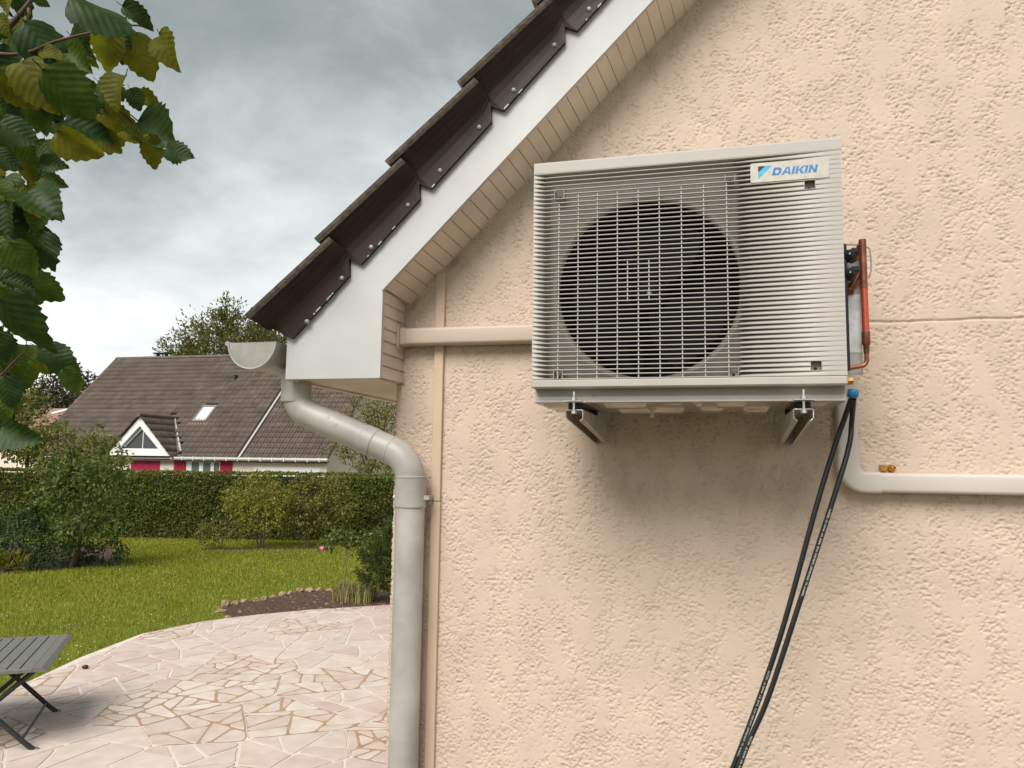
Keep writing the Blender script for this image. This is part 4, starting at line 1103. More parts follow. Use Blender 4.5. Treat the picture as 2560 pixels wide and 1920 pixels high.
for q in ((.02, .13, .06, .32, -.012), (.20, .34, .05, .13, -.014), (.22, .44, .24, .33, -.016), (.36, .44, .05, .18, .008), (.46, .50, .06, .12, -.012), (.47, .56, .2, .33, -.014),
          (.52, .62, .06, .15, -.012), (.60, .69, .22, .34, -.016), (.74, .83, .06, .32, -.012), (.24, .32, .16, .21, -.008)): stamp(*q)
hz = hz + np.clip((gy - (UD - .05)) / .03, 0, 1) * -.006 + .001
Vp = np.stack([gx - UW / 2, gy - UD / 2, hz], -1).reshape(-1, 3)
I = (np.arange(nyp - 1)[:, None] * nxp + np.arange(nxp - 1)[None]).ravel()
obj('base_pan', np_mesh('base_pan', Vp, np.stack([I, I + nxp, I + nxp + 1, I + 1], 1), True), M['pan'], unit)
mb = MB(); mb.lathe([(.014, 0), (.012, -.006), (.0065, -.010), (.0062, -.026), (.005, -.030), (.001, -.031)], (.337, .20, -.004), (0, 0, 1), 16); ub(mb, 'drain_spout', M['trunk_r'])
for x in (.135, .745):
    mb = MB(); mb.box(x - .032, -.012, -.004, x + .032, .33, .0012, .001); ub(mb, 'foot_plate', M['pan'])
# service side
sx = UW
mb = MB(); mb.box(sx - .003, .17, .10, sx + .034, .20, .475, .003); mb.box(sx, .2005, .14, sx + .028, .23, .45); svc = ub(mb, 'valve_board', M['black'])
for z in (.440, .385):
    mb = MB(); mb.lathe([(.0005, .012), (.006, .012), (.007, .006), (.014, .005), (.0165, 0), (.0165, -.03)], (sx + .040, .170, z), (-.05, -1, 0), 20); ub(mb, 'service_cap', M['rubber'])
    mb = MB(); mb.lathe([(.0005, .0135), (.003, .013), (.0032, .010)], (sx + .040, .170, z), (-.05, -1, 0), 10); ub(mb, 'cap_stud', M['bright'])
    mb = MB(); mb.box(sx + .046, .172, z + .006, sx + .066, .186, z + .022, .003); ub(mb, 'cap_tab', M['rubber'])
mb = MB(); mb.box(sx + .018, .235, .095, sx + .078, .238, .46); lab = ub(mb, 'side_plate', M['ac_metal'])
mb = MB(); mb.box(sx + .04, .2335, .16, sx + .076, .2348, .335); ub(mb, 'data_label', M['paper'], lab)
PX, PY = sx + .083, .205
mb = MB(); mb.tube(fillet([(sx + .02, .26, .405), (PX - .02, .24, .44), (PX, PY, .487), (PX, PY, .47)], .02), .0095, 12); mb.tube([(PX, PY, .493), (PX, PY, .395)], .0105, 16); mb.tube([(PX, PY, .395), (PX, PY, .345)], .0106, 16); ub(mb, 'copper_bend', M['copper'])
mb = MB(); mb.tube([(PX, PY, .347), (PX + .001, PY, .215)], .0102, 16); ub(mb, 'copper_pipe', M['copper_red'])
mb = MB(); mb.tube([(PX + .001, PY, .217), (PX + .001, PY, .180), (PX + .001, PY, .176), (PX + .001, PY, .158), (PX + .001, PY, .152)], [.0118, .0118, .0085, .0085, .0068], 16)
mb.tube(fillet([(PX + .001, PY, .155), (PX + .001, PY, .118), (sx + .01, PY - .01, .105)], .025), .0066, 12); ub(mb, 'reducer_bend', M['copper'])
mb = MB(); mb.tube(fillet([(sx + .015, .25, .36), (sx + .045, .23, .345), (PX - .004, PY + .02, .40)], .03), .011, 12); mb.lathe([(.012, 0), (.017, .004), (.017, .02), (.012, .024)], (sx + .035, .235, .348), (1, 0, .2), 14); ub(mb, 'valve_elbow', M['copper'])
mb = MB(); mb.tube(fillet([(PX, PY, .472), (PX + .02, PY, .468), (PX + .022, PY, .40), (PX + .014, PY, .375)], .02), .0024, 8); mb.tube([(sx + .02, .2, .48), (PX, PY, .478)], .002, 6); ub(mb, 'sensor_wire', M['wire'])
mb = MB(); mb.tube([(sx - .01, .205, .072), (sx + .030, .205, .072)], .0065, 12); hx = [(.205 + .0115 * math.cos(k * PI / 3), .072 + .0115 * math.sin(k * PI / 3)) for k in range(6)]
mb.prism(hx, sx + .030, sx + .045, 'x'); ub(mb, 'brass_valve', M['brass'])
mb = MB(); mb.tube([(sx + .012, .205, .066), (sx + .017, .2, .035)], .0075, 10); mb.lathe([(.009, 0), (.009, .008)], (sx + .014, .203, .05), (.1, -.1, -1), 8); ub(mb, 'brass_fitting', M['brass'])

# ------------------------------------------------------------------ brackets
for i, xb in enumerate((-.394, .2305)):
    br = thing('wall_bracket', ('galvanised wall bracket under the left end of the outdoor unit', 'galvanised wall bracket under the right end of the outdoor unit')[i], 'bracket', (xb, 0, 1.785 + Z0), 0, 'brackets carrying the outdoor unit')
    hw, th = .0255, .002; y0, y1 = -.562, -.006
    zt_ = .076
    mb = MB()
    mb.box(-hw, y0, zt_ - th, hw, y1, zt_, .0)
    for s in (-1, 1):
        xa, xbb = sorted((s * hw, s * (hw - th)))
        mb.prism([(y0, zt_ - th), (y0, zt_ - .024), (y1 - .07, .0), (y1, 0), (y1, zt_ - th)], xa, xbb, 'x')
        # inward lip along the lower edge
        a, b = s * (hw - th), s * (hw - .012)
        v = [(a, y0, zt_ - .024), (b, y0, zt_ - .031), (b, y1 - .07, -.004), (a, y1 - .07, .0), (a, y1, 0), (b, y1, -.004)]
        mb.add(v, [(0, 1, 2, 3), (3, 2, 5, 4)])
    mb.build('arm', M['steel'], br)
    # bright cut edge at the front
    mb = MB(); e_ = [(-hw + .008, zt_ - .032), (-hw + .0005, zt_ - .024), (-hw + .0005, zt_ - .004), (-hw + .004, zt_ - .0005), (hw - .004, zt_ - .0005), (hw - .0005, zt_ - .004), (hw - .0005, zt_ - .024), (hw - .008, zt_ - .032)]
    mb.tube([(p[0], y0 - .0005, p[1]) for p in e_], .0016, 6); mb.build('cut_edge', M['bright'], br)
    mb = MB(); mb.box(-hw - .004, -.0055, -.004, hw + .004, .004, .17); mb.build('wall_plate', M['steel'], br)
    for z in (.05, .14):
        mb = MB(); mb.lathe([(.0005, .006), (.004, .006), (.0045, 0)], ((hw + .001) * (1 if i == 0 else -1), -.0055, z), (0, -1, 0), 6); mb.build('screw', M['bright'], br)
    yf = y0 + .022
    mb = MB(); mb.lathe([(.020, .001), (.022, .004), (.022, .018), (.018, .021)], (0, yf, zt_), (0, 0, 1), 18); mb.build('rubber_mount', M['rubber'], br)
    mb = MB(); mb.lathe([(.020, .001), (.022, .004), (.022, .018), (.018, .021)], (0, -.25, zt_), (0, 0, 1), 18); mb.build('rubber_mount', M['rubber'], br)
    mb = MB(); mb.box(-.010, yf, zt_ + .001, .010, -.22, zt_ + .012); mb.build('rubber_strip', M['rubber'], br)
    mb = MB(); mb.tube([(0, yf - .03, zt_ - .01), (0, yf - .03, zt_ + .052)], .0036, 10); mb.build('bolt', M['bright'], br)
    mb = MB(); hx = [(.0085 * math.cos(k * PI / 3), yf - .03 + .0085 * math.sin(k * PI / 3)) for k in range(6)]
    mb.prism(hx, zt_ + .026, zt_ + .034, 'z'); mb.prism(hx, zt_ - .012, zt_ - .004, 'z'); mb.build('nut', M['bright'], br)
    mb = MB(); mb.box(-.026, yf - .05, zt_ + .0222, .026, yf + .02, zt_ + .0242); mb.build('washer_plate', M['bright'], br)

# ------------------------------------------------------------------ charging hoses with their printed line
def spline(P, n):
    P = [Vector(p) for p in P]; Q = [P[0] * 2 - P[1]] + P + [P[-1] * 2 - P[-2]]; out = []
    for i in range(len(P) - 1):
        a, b, c, d = Q[i:i + 4]
        for k in range(n):
            t = k / n; out.append(.5 * ((2 * b) + (c - a) * t + (2 * a - 5 * b + 4 * c - d) * t * t + (3 * b - a - 3 * c + d) * t ** 3))
    out.append(P[-1]); return out
HA = [(.388, -.345, 1.915), (.372, -.31, 1.855), (.341, -.30, 1.763), (.286, -.30, 1.586), (.189, -.30, 1.244), (.118, -.30, 1.033), (.038, -.30, .822), (-.14, -.33, .38), (-.34, -.38, -.2), (-.62, -.5, -.532), (-1.0, -.9, -.538)]
HB = [(.392, -.345, 1.905), (.393, -.29, 1.84), (.385, -.29, 1.776), (.349, -.30, 1.657), (.235, -.31, 1.316), (.140, -.315, 1.035), (.052, -.32, .823), (-.10, -.36, .36), (-.28, -.42, -.2), (-.5, -.6, -.532), (-.8, -1.0, -.538)]
blue_o = None
for i, H_ in enumerate((HA, HB)):
    pts = spline([(x, y, z + Z0) for x, y, z in H_], 14)
    root = thing('charging_hose', ('black charging hose with white print, left of the hanging pair', 'black charging hose, right of the pair, bowing out at the top')[i], 'hose', pts[-1], 0, 'hoses hanging from the outdoor unit')
    o_ = Vector(root.location)
    mb = MB(); mb.tube(pts, .0078, 14); mb.v = [tuple(Vector(p) - o_) for p in mb.v]; mb.build('hose', M['hose'], root)
    if i == 0:
        mb = MB(); mb.lathe([(.0005, .013), (.012, .013), (.0155, .009), (.0155, -.009), (.011, -.012), (.008, -.014)], (.390, -.347, 1.921 + Z0), (.1, -.15, 1), 20)
        mb.v = [tuple(Vector(p) - o_) for p in mb.v]; mb.build('blue_coupler', M['blue'], root)
    # printed line that follows the hose
    cu_ = bpy.data.curves.new('print', 'FONT'); cu_.body = 'PREMIUM  ALL  REFRIGERANT  CHARGING  HOSE   800PSI  W.P.  4000PSI  B.P.  SAE J2196'
    cu_.size = .0072; cu_.resolution_u = 1; cu_.fill_mode = 'FRONT'
    to = bpy.data.objects.new('print_tmp', cu_); COL.objects.link(to)
    dg = bpy.context.evaluated_depsgraph_get(); me0 = bpy.data.meshes.new_from_object(to.evaluated_get(dg))
    bpy.data.objects.remove(to); 
    arc = [0]
    for a, b in zip(pts, pts[1:]): arc.append(arc[-1] + (b - a).length)
    def at_arc(s):
        k = min(max(np.searchsorted(arc, s) - 1, 0), len(pts) - 2); t = (s - arc[k]) / (arc[k + 1] - arc[k] + 1e-9)
        return pts[k].lerp(pts[k + 1], t), (pts[k + 1] - pts[k]).normalized()
    for start in ((.78, 1.22) if i == 0 else (.28, .98)):
        mb = MB(); v = []
        eye = Vector((0.1, -2.76, 1.6))
        for q in me0.vertices:
            # read from the bottom of the hose upwards
            p, t = at_arc(start + .34 - q.co.x * .96)
            fw = (eye - p); fw = (fw - t * fw.dot(t)).normalized(); side = fw.cross(-t)
            ang = (q.co.y - .0026) / .0079
            v.append(p + (fw * math.cos(ang) + side * -math.sin(ang) * -1) * .00808 - o_)
        mb.add(v, [tuple(pl.vertices) for pl in me0.polygons]); mb.build('printed_line', M['print'], root)

# ------------------------------------------------------------------ folding garden table
FC = Vector((-5.67, 3.18, 0)); tv = Vector((-.807, -.589, 0)).normalized()
tb_ = thing('folding_table', 'low grey slatted folding garden table on the paved terrace', 'table', FC, math.atan2(tv.y, tv.x))
# local x runs along the table, local y (positive) from far end edge towards the viewer
TWd, TLn, TZ = 1.226, 1.25, .665
fr = MB()
fr.prism([(0, TZ - .036), (-.002, TZ - .020), (.030, TZ - .002), (.088, TZ), (.088, TZ - .03)], 0, TWd, 'y'); fr.build('end_rail', M['table'], tb_)
fr = MB(); fr.prism([(TLn, TZ - .036), (TLn + .002, TZ - .020), (TLn - .030, TZ - .002), (TLn - .088, TZ), (TLn - .088, TZ - .03)], 0, TWd, 'y'); fr.build('end_rail', M['table'], tb_)
for y0_ in (.0, TWd - .03):
    fr = MB(); fr.box(.0885, y0_, TZ - .034, TLn - .0885, y0_ + .03, TZ - .003, .004); fr.build('side_rail', M['table'], tb_)
ns = 12; w_ = (TLn - .18) / ns
for k in range(ns):
    mb = MB(); mb.box(.0905 + k * w_, .0305, TZ - .016, .0905 + (k + 1) * w_ - .009, TWd - .0305, TZ - .001, .002); mb.build('table_slat', M['table'], tb_)
mb = MB(); mb.box(.09, .031, TZ - .03, TLn - .09, TWd - .031, TZ - .022); mb.build('under_tray', M['table_leg'], tb_)
for y_, yo in ((.15, .19), (1.105, 1.065)):
    p0, p1 = Vector((.025, y_, .015)), Vector((.72, y_, TZ - .04))
    mb = MB(); mb.tube(spline([p0, Vector((.11, y_, .075)), Vector((.40, y_, .36)), p1], 6), .019, 10); lg = mb.build('leg', M['table_leg'], tb_)
    mb = MB(); mb.lathe([(.020, .03), (.022, .0), (.012, -.016), (.001, -.018)], (.03, y_, .018), (.6, 0, .55), 10); mb.build('foot', M['foot_cap'], lg)
    mb = MB(); mb.tube(spline([Vector((.77, yo, .015)), Vector((.70, yo, .075)), Vector((.38, yo, .36)), Vector((.08, yo, TZ - .04))], 6), .019, 10); lg = mb.build('leg', M['table_leg'], tb_)
    mb = MB(); mb.lathe([(.020, .03), (.022, .0), (.012, -.016), (.001, -.018)], (.765, yo, .018), (-.6, 0, .55), 10); mb.build('foot', M['foot_cap'], lg)
for x_, ya, yb_ in ((.145, .15, 1.105), (.66, .19, 1.065)):
    mb = MB(); mb.tube([(x_, ya, .11), (x_, yb_, .11)], .011, 8); mb.build('stretcher', M['table_leg'], tb_)
# a dark fallen fruit on the paving
mb = MB(); mb.lathe([(.001, 0), (.024, .004), (.034, .016), (.028, .030), (.012, .036), (.001, .033)], (0, 0, 0), (0, 0, 1), 10)
o = mb.build('windfall', mat('dark_fruit', (.06, .022, .02), .5), None, (-6.486, 4.238, .036)); tag(o, 'small dark fallen fruit lying on paving near lawn edge', 'fruit')
# edging stones of the bed
rk_lab = ['flat pink stone at the bed tip nearest the lawn corner', 'small tan stone next to the flat pink stone', 'stone at the bed corner touching the terrace', 'tallest upright brown stone of the bed edging',
          'low brown stone just right of the tallest edging stone', 'third edging stone along the back of the bed', 'fourth edging stone along the back of the bed', 'fifth edging stone along the back of the bed',
          'sixth edging stone along the back of the bed', 'pale seventh edging stone along the back of the bed', 'eighth edging stone along the back of the bed', 'ninth edging stone along the back of the bed',
          'tenth edging stone along the back of the bed', 'edging stone second from the straw coloured grass', 'edging stone beside the straw coloured grass clump']
rk_pos = [(-7.177, 7.519, .13, .05), (-6.799, 7.174, .08, .05), (-6.577, 7.1, .08, .04), (-7.39, 7.957, .1, .13), (-7.344, 8.161, .1, .07), (-7.33, 8.354, .09, .07), (-7.193, 8.479, .09, .07), (-7.135, 8.617, .1, .08),
          (-7.1, 8.834, .09, .07), (-7.068, 9.047, .11, .1), (-7.049, 9.267, .09, .07), (-7.0, 9.494, .1, .1), (-6.869, 9.6, .1, .09), (-6.75, 9.72, .09, .08), (-6.55, 9.75, .1, .07)]
for i, (x, y, r, h) in enumerate(rk_pos):
    r *= .74; h *= .74
    mb = MB(); v = []; nn = 9
    for j, (rr, zz_) in enumerate(((1.0, -.01), (1.05, h * .4), (.8, h * .8), (.35, h))):
        for k in range(nn): a = 2 * PI * k / nn; q = r * rr * random.uniform(.72, 1.15); v.append((q * math.cos(a), q * .75 * math.sin(a), zz_ + random.uniform(-.01, .01) * (j > 0)))
    f = [(j * nn + k, j * nn + (k + 1) % nn, (j + 1) * nn + (k + 1) % nn, (j + 1) * nn + k) for j in range(3) for k in range(nn)] + [tuple(range(3 * nn, 4 * nn))]
    mb.add(v, f); o = mb.build('edging_stone', M['rock'], None, (x, y, 0)); o.rotation_euler.z = random.uniform(0, 6); tag(o, rk_lab[i], 'stone', 'stones edging the flower bed')

# ------------------------------------------------------------------ plants
def plant(name, label, cat, base, blobs, n, size, m, stems=(), sm=None, droop=.3, aspect=.55, clump=.12, per=14, shell=.55, group=None, seed=1, crown='foliage', jitter=.9):
    rng = np.random.default_rng(seed); b = Vector(base)
    t = thing(name, label, cat, b, 0, group)
    P, d = blob_points(blobs, n, rng, clump, per, shell)
    P[:, 2] = np.maximum(P[:, 2], .02)
    V, F = leaf_cloud(P, size, d, droop, aspect, jitter, rng)
    obj(crown, np_mesh(crown, V - np.array(b), F), m, t)
    for k, s in enumerate(stems):
        mb = MB(); pts = spline([q[:3] for q in s], 4); n_ = len(pts)
        r0, r1 = s[0][3], s[-1][3]
        mb.tube([p - b for p in pts], [r0 + (r1 - r0) * i / (n_ - 1) for i in range(n_)], 7); mb.build('trunk' if k == 0 else 'branch', sm or M['bark'], t)
    return t
M['lf_dark'] = leafmat('dark_leaf', [(.032, .062, .018), (.05, .09, .022), (.07, .115, .03), (.026, .05, .015)], .25)
M['lf_mid'] = leafmat('mid_leaf', [(.07, .115, .02), (.12, .17, .03), (.17, .20, .04), (.085, .13, .022), (.24, .23, .07)], .35)
M['lf_yel'] = leafmat('yellow_leaf', [(.24, .25, .03), (.33, .30, .045), (.18, .21, .028), (.40, .33, .08), (.27, .27, .035)], .35)
M['lf_var'] = leafmat('autumn_leaf', [(.15, .18, .03), (.30, .24, .06), (.09, .12, .025), (.42, .30, .09), (.19, .21, .04), (.08, .11, .022)], .35)
M['lf_olive'] = leafmat('olive_leaf', [(.16, .15, .03), (.24, .21, .05), (.11, .12, .025), (.32, .26, .07), (.19, .17, .035)], .35)
M['lf_hedge'] = leafmat('hedge_leaf', [(.06, .10, .012), (.12, .19, .018), (.17, .24, .024), (.09, .14, .014), (.22, .23, .04), (.16, .14, .045)], .35, c2=(.78, .58, .7), scale=.9)
M['lf_pine'] = leafmat('pine_needles', [(.07, .10, .025), (.11, .15, .035), (.15, .17, .05), (.05, .08, .02)], .2)
M['lf_grass'] = leafmat('straw_blades', [(.34, .30, .10), (.46, .40, .18), (.22, .25, .06), (.52, .45, .25)], .3)
M['lf_far'] = leafmat('far_leaf', [(.11, .125, .03), (.17, .18, .045), (.24, .22, .06), (.12, .14, .034)], .4)
M['lf_brown'] = leafmat('bronze_leaf', [(.06, .06, .025), (.10, .09, .035), (.045, .05, .022), (.13, .10, .045)], .2)
M['lf_purple'] = leafmat('purple_leaf', [(.05, .03, .022), (.075, .045, .03), (.035, .028, .02)], .2)
M['lf_climb'] = leafmat('climber_leaf', [(.11, .15, .025), (.18, .21, .04), (.28, .27, .07), (.08, .12, .02), (.40, .32, .08)], .35)

# hedge: one long clipped screen
hed = thing('hedge', 'long clipped green hedge closing the garden in front of the brown roofed house', 'hedge', (-14.1, 16.6, 0))
hx0, hx1 = -30.0, 3.0; hs_ = .252; hh_ = 1.85
def hy(x): return 16.6 + (x + 14.1) * hs_
n = 52000
u_ = RNG.uniform(hx0 + 6, hx1 - 6, n); side = RNG.uniform(0, 1, n)
zf = np.where(side < .72, RNG.uniform(.03, hh_, n), hh_)
off = np.where(side < .72, 0, RNG.uniform(0, 1.0, n))
bul = .10 * fbm(u_ * 1.1, zf * 1.3, 77, 3) + RNG.normal(0, .035, n)
X = u_ + RNG.normal(0, .02, n); Y = hy(u_) + off - np.where(side < .72, bul + .02, 0); Z = zf + np.where(side < .72, 0, bul * .45 + .0)
out = np.stack([np.where(side < .72, .1, 0), np.where(side < .72, -.9, 0), np.where(side < .72, .35, 1.1)], 1)
V, F = leaf_cloud(np.stack([X, Y, Z], 1), .085, out * np.array([.3, .25, .6]), -.35, .5, .6, fold=.08, up=.5, ow=3.0)
V -= np.array(hed.location)
obj('foliage', np_mesh('foliage', V, F), M['lf_hedge'], hed)
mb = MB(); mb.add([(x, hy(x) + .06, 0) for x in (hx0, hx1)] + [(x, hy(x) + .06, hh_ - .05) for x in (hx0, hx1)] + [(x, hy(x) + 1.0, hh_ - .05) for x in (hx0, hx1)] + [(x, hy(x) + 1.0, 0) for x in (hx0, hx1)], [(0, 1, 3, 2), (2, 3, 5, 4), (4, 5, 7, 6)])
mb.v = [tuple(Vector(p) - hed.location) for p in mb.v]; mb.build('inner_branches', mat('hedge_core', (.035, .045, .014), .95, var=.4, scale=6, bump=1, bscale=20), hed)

plant('tall_shrub', 'tall loose green shrub with leaning trunk at the left lawn edge', 'shrub', (-12.85, 10.56, 0),
      [(-12.75, 10.5, 1.65, .85, .6, .55), (-13.2, 10.6, 1.95, .6, .5, .45), (-12.2, 10.5, 1.9, .5, .4, .4), (-12.55, 10.4, .92, .7, .45, .3), (-12.9, 10.5, 2.45, .22, .2, .4), (-12.35, 10.5, 2.4, .12, .12, .5), (-13.5, 10.6, 1.3, .45, .4, .35), (-11.8, 10.5, 2.1, .22, .2, .2)],
      3600, .105, M['lf_mid'], [[(-12.86, 10.56, 0, .07), (-12.75, 10.55, .3, .06), (-12.62, 10.5, .75, .05), (-12.7, 10.5, 1.6, .02)], [(-12.63, 10.5, .7, .03), (-12.45, 10.45, 1.5, .02), (-12.4, 10.45, 2.7, .006)],
       [(-12.65, 10.5, .75, .03), (-13.0, 10.55, 1.6, .02), (-12.95, 10.5, 3.0, .005)], [(-12.62, 10.5, .9, .025), (-12.62, 10.4, 2.2, .01)]], droop=.6, seed=3, clump=.16, shell=.35)
plant('dark_shrub', 'dense dark green evergreen shrub left of the leaning trunk', 'shrub', (-13.5, 10.25, 0),
      [(-13.9, 10.2, .62, .75, .6, .55), (-13.2, 10.15, .5, .6, .5, .45), (-14.6, 10.0, .6, .7, .6, .6), (-13.7, 10.3, 1.0, .3, .3, .25)], 4200, .085, M['lf_dark'], [[(-13.5, 10.25, 0, .04), (-13.5, 10.25, .5, .02)]], droop=.2, seed=4)
plant('ground_shrub', 'low dark leafy shrub at the foot of the leaning trunk', 'shrub', (-12.5, 11.0, 0),
      [(-12.45, 11.0, .32, .55, .4, .3), (-12.9, 10.75, .3, .4, .3, .25)], 1300, .07, M['lf_dark'], [[(-12.5, 11, 0, .02), (-12.5, 11, .3, .01)]], seed=5)
plant('heather', 'small yellowish spiky plant in the bed by the left lawn edge', 'plant', (-13.5, 9.75, 0),
      [(-13.45, 9.75, .17, .3, .22, .15), (-13.75, 9.6, .2, .22, .2, .16)], 700, .11, M['lf_yel'], [[(-13.5, 9.75, 0, .01), (-13.5, 9.75, .15, .006)]], droop=-.9, aspect=.22, seed=6, jitter=.4)
plant('golden_shrub', 'golden yellow green shrub with several stems in front of hedge', 'shrub', (-11.45, 15.2, 0),
      [(-11.6, 15.2, 1.35, .7, .5, .5), (-12.1, 15.15, 1.15, .5, .4, .4), (-11.0, 15.2, 1.25, .5, .4, .45), (-11.4, 15.15, .8, .75, .45, .35), (-11.5, 15.2, 1.75, .4, .3, .25)], 4200, .075, M['lf_yel'],
      [[(-11.45, 15.2, 0, .03), (-11.45, 15.2, .6, .025), (-11.6, 15.2, 1.5, .008)], [(-11.38, 15.2, 0, .025), (-11.3, 15.2, .7, .02), (-11.05, 15.2, 1.4, .006)], [(-11.52, 15.2, 0, .025), (-11.65, 15.15, .7, .02), (-12.1, 15.1, 1.2, .006)]], seed=7, clump=.13)
plant('turning_shrub', 'shrub with green and tan turning leaves right of the golden shrub', 'shrub', (-10.35, 15.7, 0),
      [(-10.5, 15.65, 1.3, .6, .5, .5), (-9.9, 15.8, 1.5, .6, .5, .4), (-10.85, 15.6, .85, .5, .4, .35), (-9.6, 15.9, 1.1, .45, .4, .4), (-10.2, 15.7, 1.75, .4, .3, .22), (-10.2, 15.6, .7, .5, .35, .25)], 4200, .085, M['lf_var'],
      [[(-10.35, 15.7, 0, .03), (-10.3, 15.7, .4, .028), (-9.95, 15.75, 1.0, .018), (-9.75, 15.8, 1.6, .006)], [(-10.37, 15.7, .1, .025), (-10.55, 15.65, .6, .018), (-10.6, 15.6, 1.4, .006)]], seed=8, droop=.5, clump=.13)
plant('young_shrub', 'thin low shrub with bare stems left of the golden shrub', 'shrub', (-12.1, 14.45, 0),
      [(-12.3, 14.4, .45, .4, .3, .28), (-11.8, 14.5, .5, .35, .3, .25), (-12.5, 14.4, .25, .3, .25, .18)], 1100, .06, M['lf_climb'],
      [[(-12.1, 14.45, 0, .015), (-12.0, 14.45, .4, .012), (-11.75, 14.5, .85, .005)], [(-12.12, 14.45, 0, .012), (-12.3, 14.4, .7, .005)]], seed=9)
rose = plant('standard_rose', 'standard rose on a thin bare stem with one pink bloom', 'rose', (-5.7, 8.56, 0),
      [(-5.75, 8.56, 1.08, .24, .2, .1), (-5.98, 8.52, .98, .13, .12, .09), (-5.5, 8.58, 1.02, .16, .14, .11), (-5.72, 8.56, .98, .12, .1, .06)], 420, .075, M['lf_mid'],
      [[(-5.7, 8.56, 0, .012), (-5.69, 8.56, .35, .011), (-5.66, 8.56, .7, .010), (-5.69, 8.56, .96, .009)], [(-5.69, 8.56, .93, .006), (-5.85, 8.54, 1.04, .004), (-6.03, 8.5, .93, .003)], [(-5.69, 8.56, .93, .006), (-5.62, 8.57, 1.05, .004), (-5.45, 8.58, 1.1, .003)], [(-5.69, 8.56, .94, .005), (-5.75, 8.56, 1.2, .003)]], sm=mat('rose_stem', (.16, .12, .08), .8), seed=10, clump=.3, per=6, aspect=.7)
mb = MB()
for k in range(12):
    a = k * 2.4; r0 = .012 + .0022 * k; v = []
    for i in range(4):
        for j in range(3):
            ph = a + (j - 1) * (.75 - .02 * k); rr = r0 * (.35 + .75 * math.sin(i / 3 * 2.2)); v.append((rr * math.cos(ph), rr * math.sin(ph), -.028 + i * .019 - k * .0012))
    mb.add(v, [(i * 3 + j, i * 3 + j + 1, i * 3 + j + 4, i * 3 + j + 3) for i in range(3) for j in range(2)], True)
mb.build('bloom', mat('pink_petal', (.86, .30, .42), .5, var=.08), rose, (-.345, -.10, .90)).scale = (1.35, 1.35, 1.35)
plant('mugo_pine', 'bushy dwarf pine at the house corner beside the terrace', 'pine', (-5.0, 9.1, 0),
      [(-5.15, 9.05, .75, .42, .4, .42), (-4.95, 9.1, 1.1, .33, .3, .25), (-5.3, 9.0, .5, .36, .35, .3), (-4.8, 9.1, .6, .5, .5, .55)], 9000, .085, M['lf_pine'], [[(-5.0, 9.1, 0, .04), (-5.0, 9.1, .8, .02)]], droop=-.6, aspect=.10, clump=.10, per=40, seed=11, jitter=.5)
# straw coloured grass clump
gc = thing('ornamental_grass', 'clump of straw coloured ornamental grass by the rose stem', 'grass clump', (-5.7, 8.98, 0))
rng = np.random.default_rng(12); n = 900
bx_ = rng.uniform(-.32, .32, n); by_ = rng.normal(0, .08, n); L_ = rng.uniform(.22, .4, n); a = rng.uniform(0, 2 * np.pi, n); sp = rng.uniform(.02, .16, n)
V = np.empty((n, 5, 3)); wv = .006
dx, dy = np.cos(a), np.sin(a)
V[:, 0] = np.stack([bx_ - dy * wv, by_ + dx * wv, 0 * bx_], 1); V[:, 1] = np.stack([bx_ + dy * wv, by_ - dx * wv, 0 * bx_], 1)
V[:, 2] = np.stack([bx_ + dx * sp * .4 + dy * wv, by_ + dy * sp * .4 - dx * wv, L_ * .65], 1); V[:, 3] = np.stack([bx_ + dx * sp * .4 - dy * wv, by_ + dy * sp * .4 + dx * wv, L_ * .65], 1)
V[:, 4] = np.stack([bx_ + dx * sp, by_ + dy * sp, L_ * .85], 1)
b_ = np.arange(n)[:, None] * 5
F = np.concatenate([b_ + np.array(q) for q in ((0, 1, 2), (0, 2, 3), (3, 2, 4))], 0)
obj('blades', np_mesh('blades', V.reshape(-1, 3), F), M['lf_grass'], gc)
# beyond the hedge
plant('loose_tree', 'loose olive leaved tree beyond the hedge, behind the downpipe', 'tree', (-11.2, 21, 0),
      [(-11.6, 21, 3.6, .8, .7, .8), (-10.9, 21, 4.2, .8, .7, .6), (-10.4, 21, 3.4, .8, .7, .9), (-12.1, 21, 2.7, .7, .6, .4), (-11.2, 21, 2.3, 1.0, .7, .35), (-10.3, 20.6, 2.3, .7, .6, .45)], 3600, .13, M['lf_olive'],
      [[(-11.2, 21, 0, .08), (-11.2, 21, 1.8, .06), (-11.5, 21, 3.4, .02)], [(-11.2, 21, 1.7, .04), (-10.7, 21, 3.2, .02), (-10.6, 21, 4.6, .006)], [(-11.2, 21, 1.8, .04), (-11.7, 21, 3.0, .015), (-12.2, 21, 3.1, .005)]], droop=.7, aspect=.35, seed=13, clump=.16, shell=.3)
plant('climber_tree', 'yellow green bushy tree rising behind the left end of the hedge', 'tree', (-23.2, 19, 0),
      [(-23.6, 19, 3.0, 1.3, 1, .9), (-22.2, 19.2, 2.6, 1.2, 1, .8), (-24.3, 19, 3.9, .7, .6, .8), (-23.0, 19, 4.2, .35, .3, .5), (-20.6, 19.4, 2.4, 1.0, .8, .6)], 5200, .15, M['lf_climb'], [[(-23.2, 19, 0, .1), (-23.2, 19, 3, .04)], [(-23.2, 19, 1.4, .05), (-22.4, 19.1, 2.8, .02)]], seed=14, clump=.14)
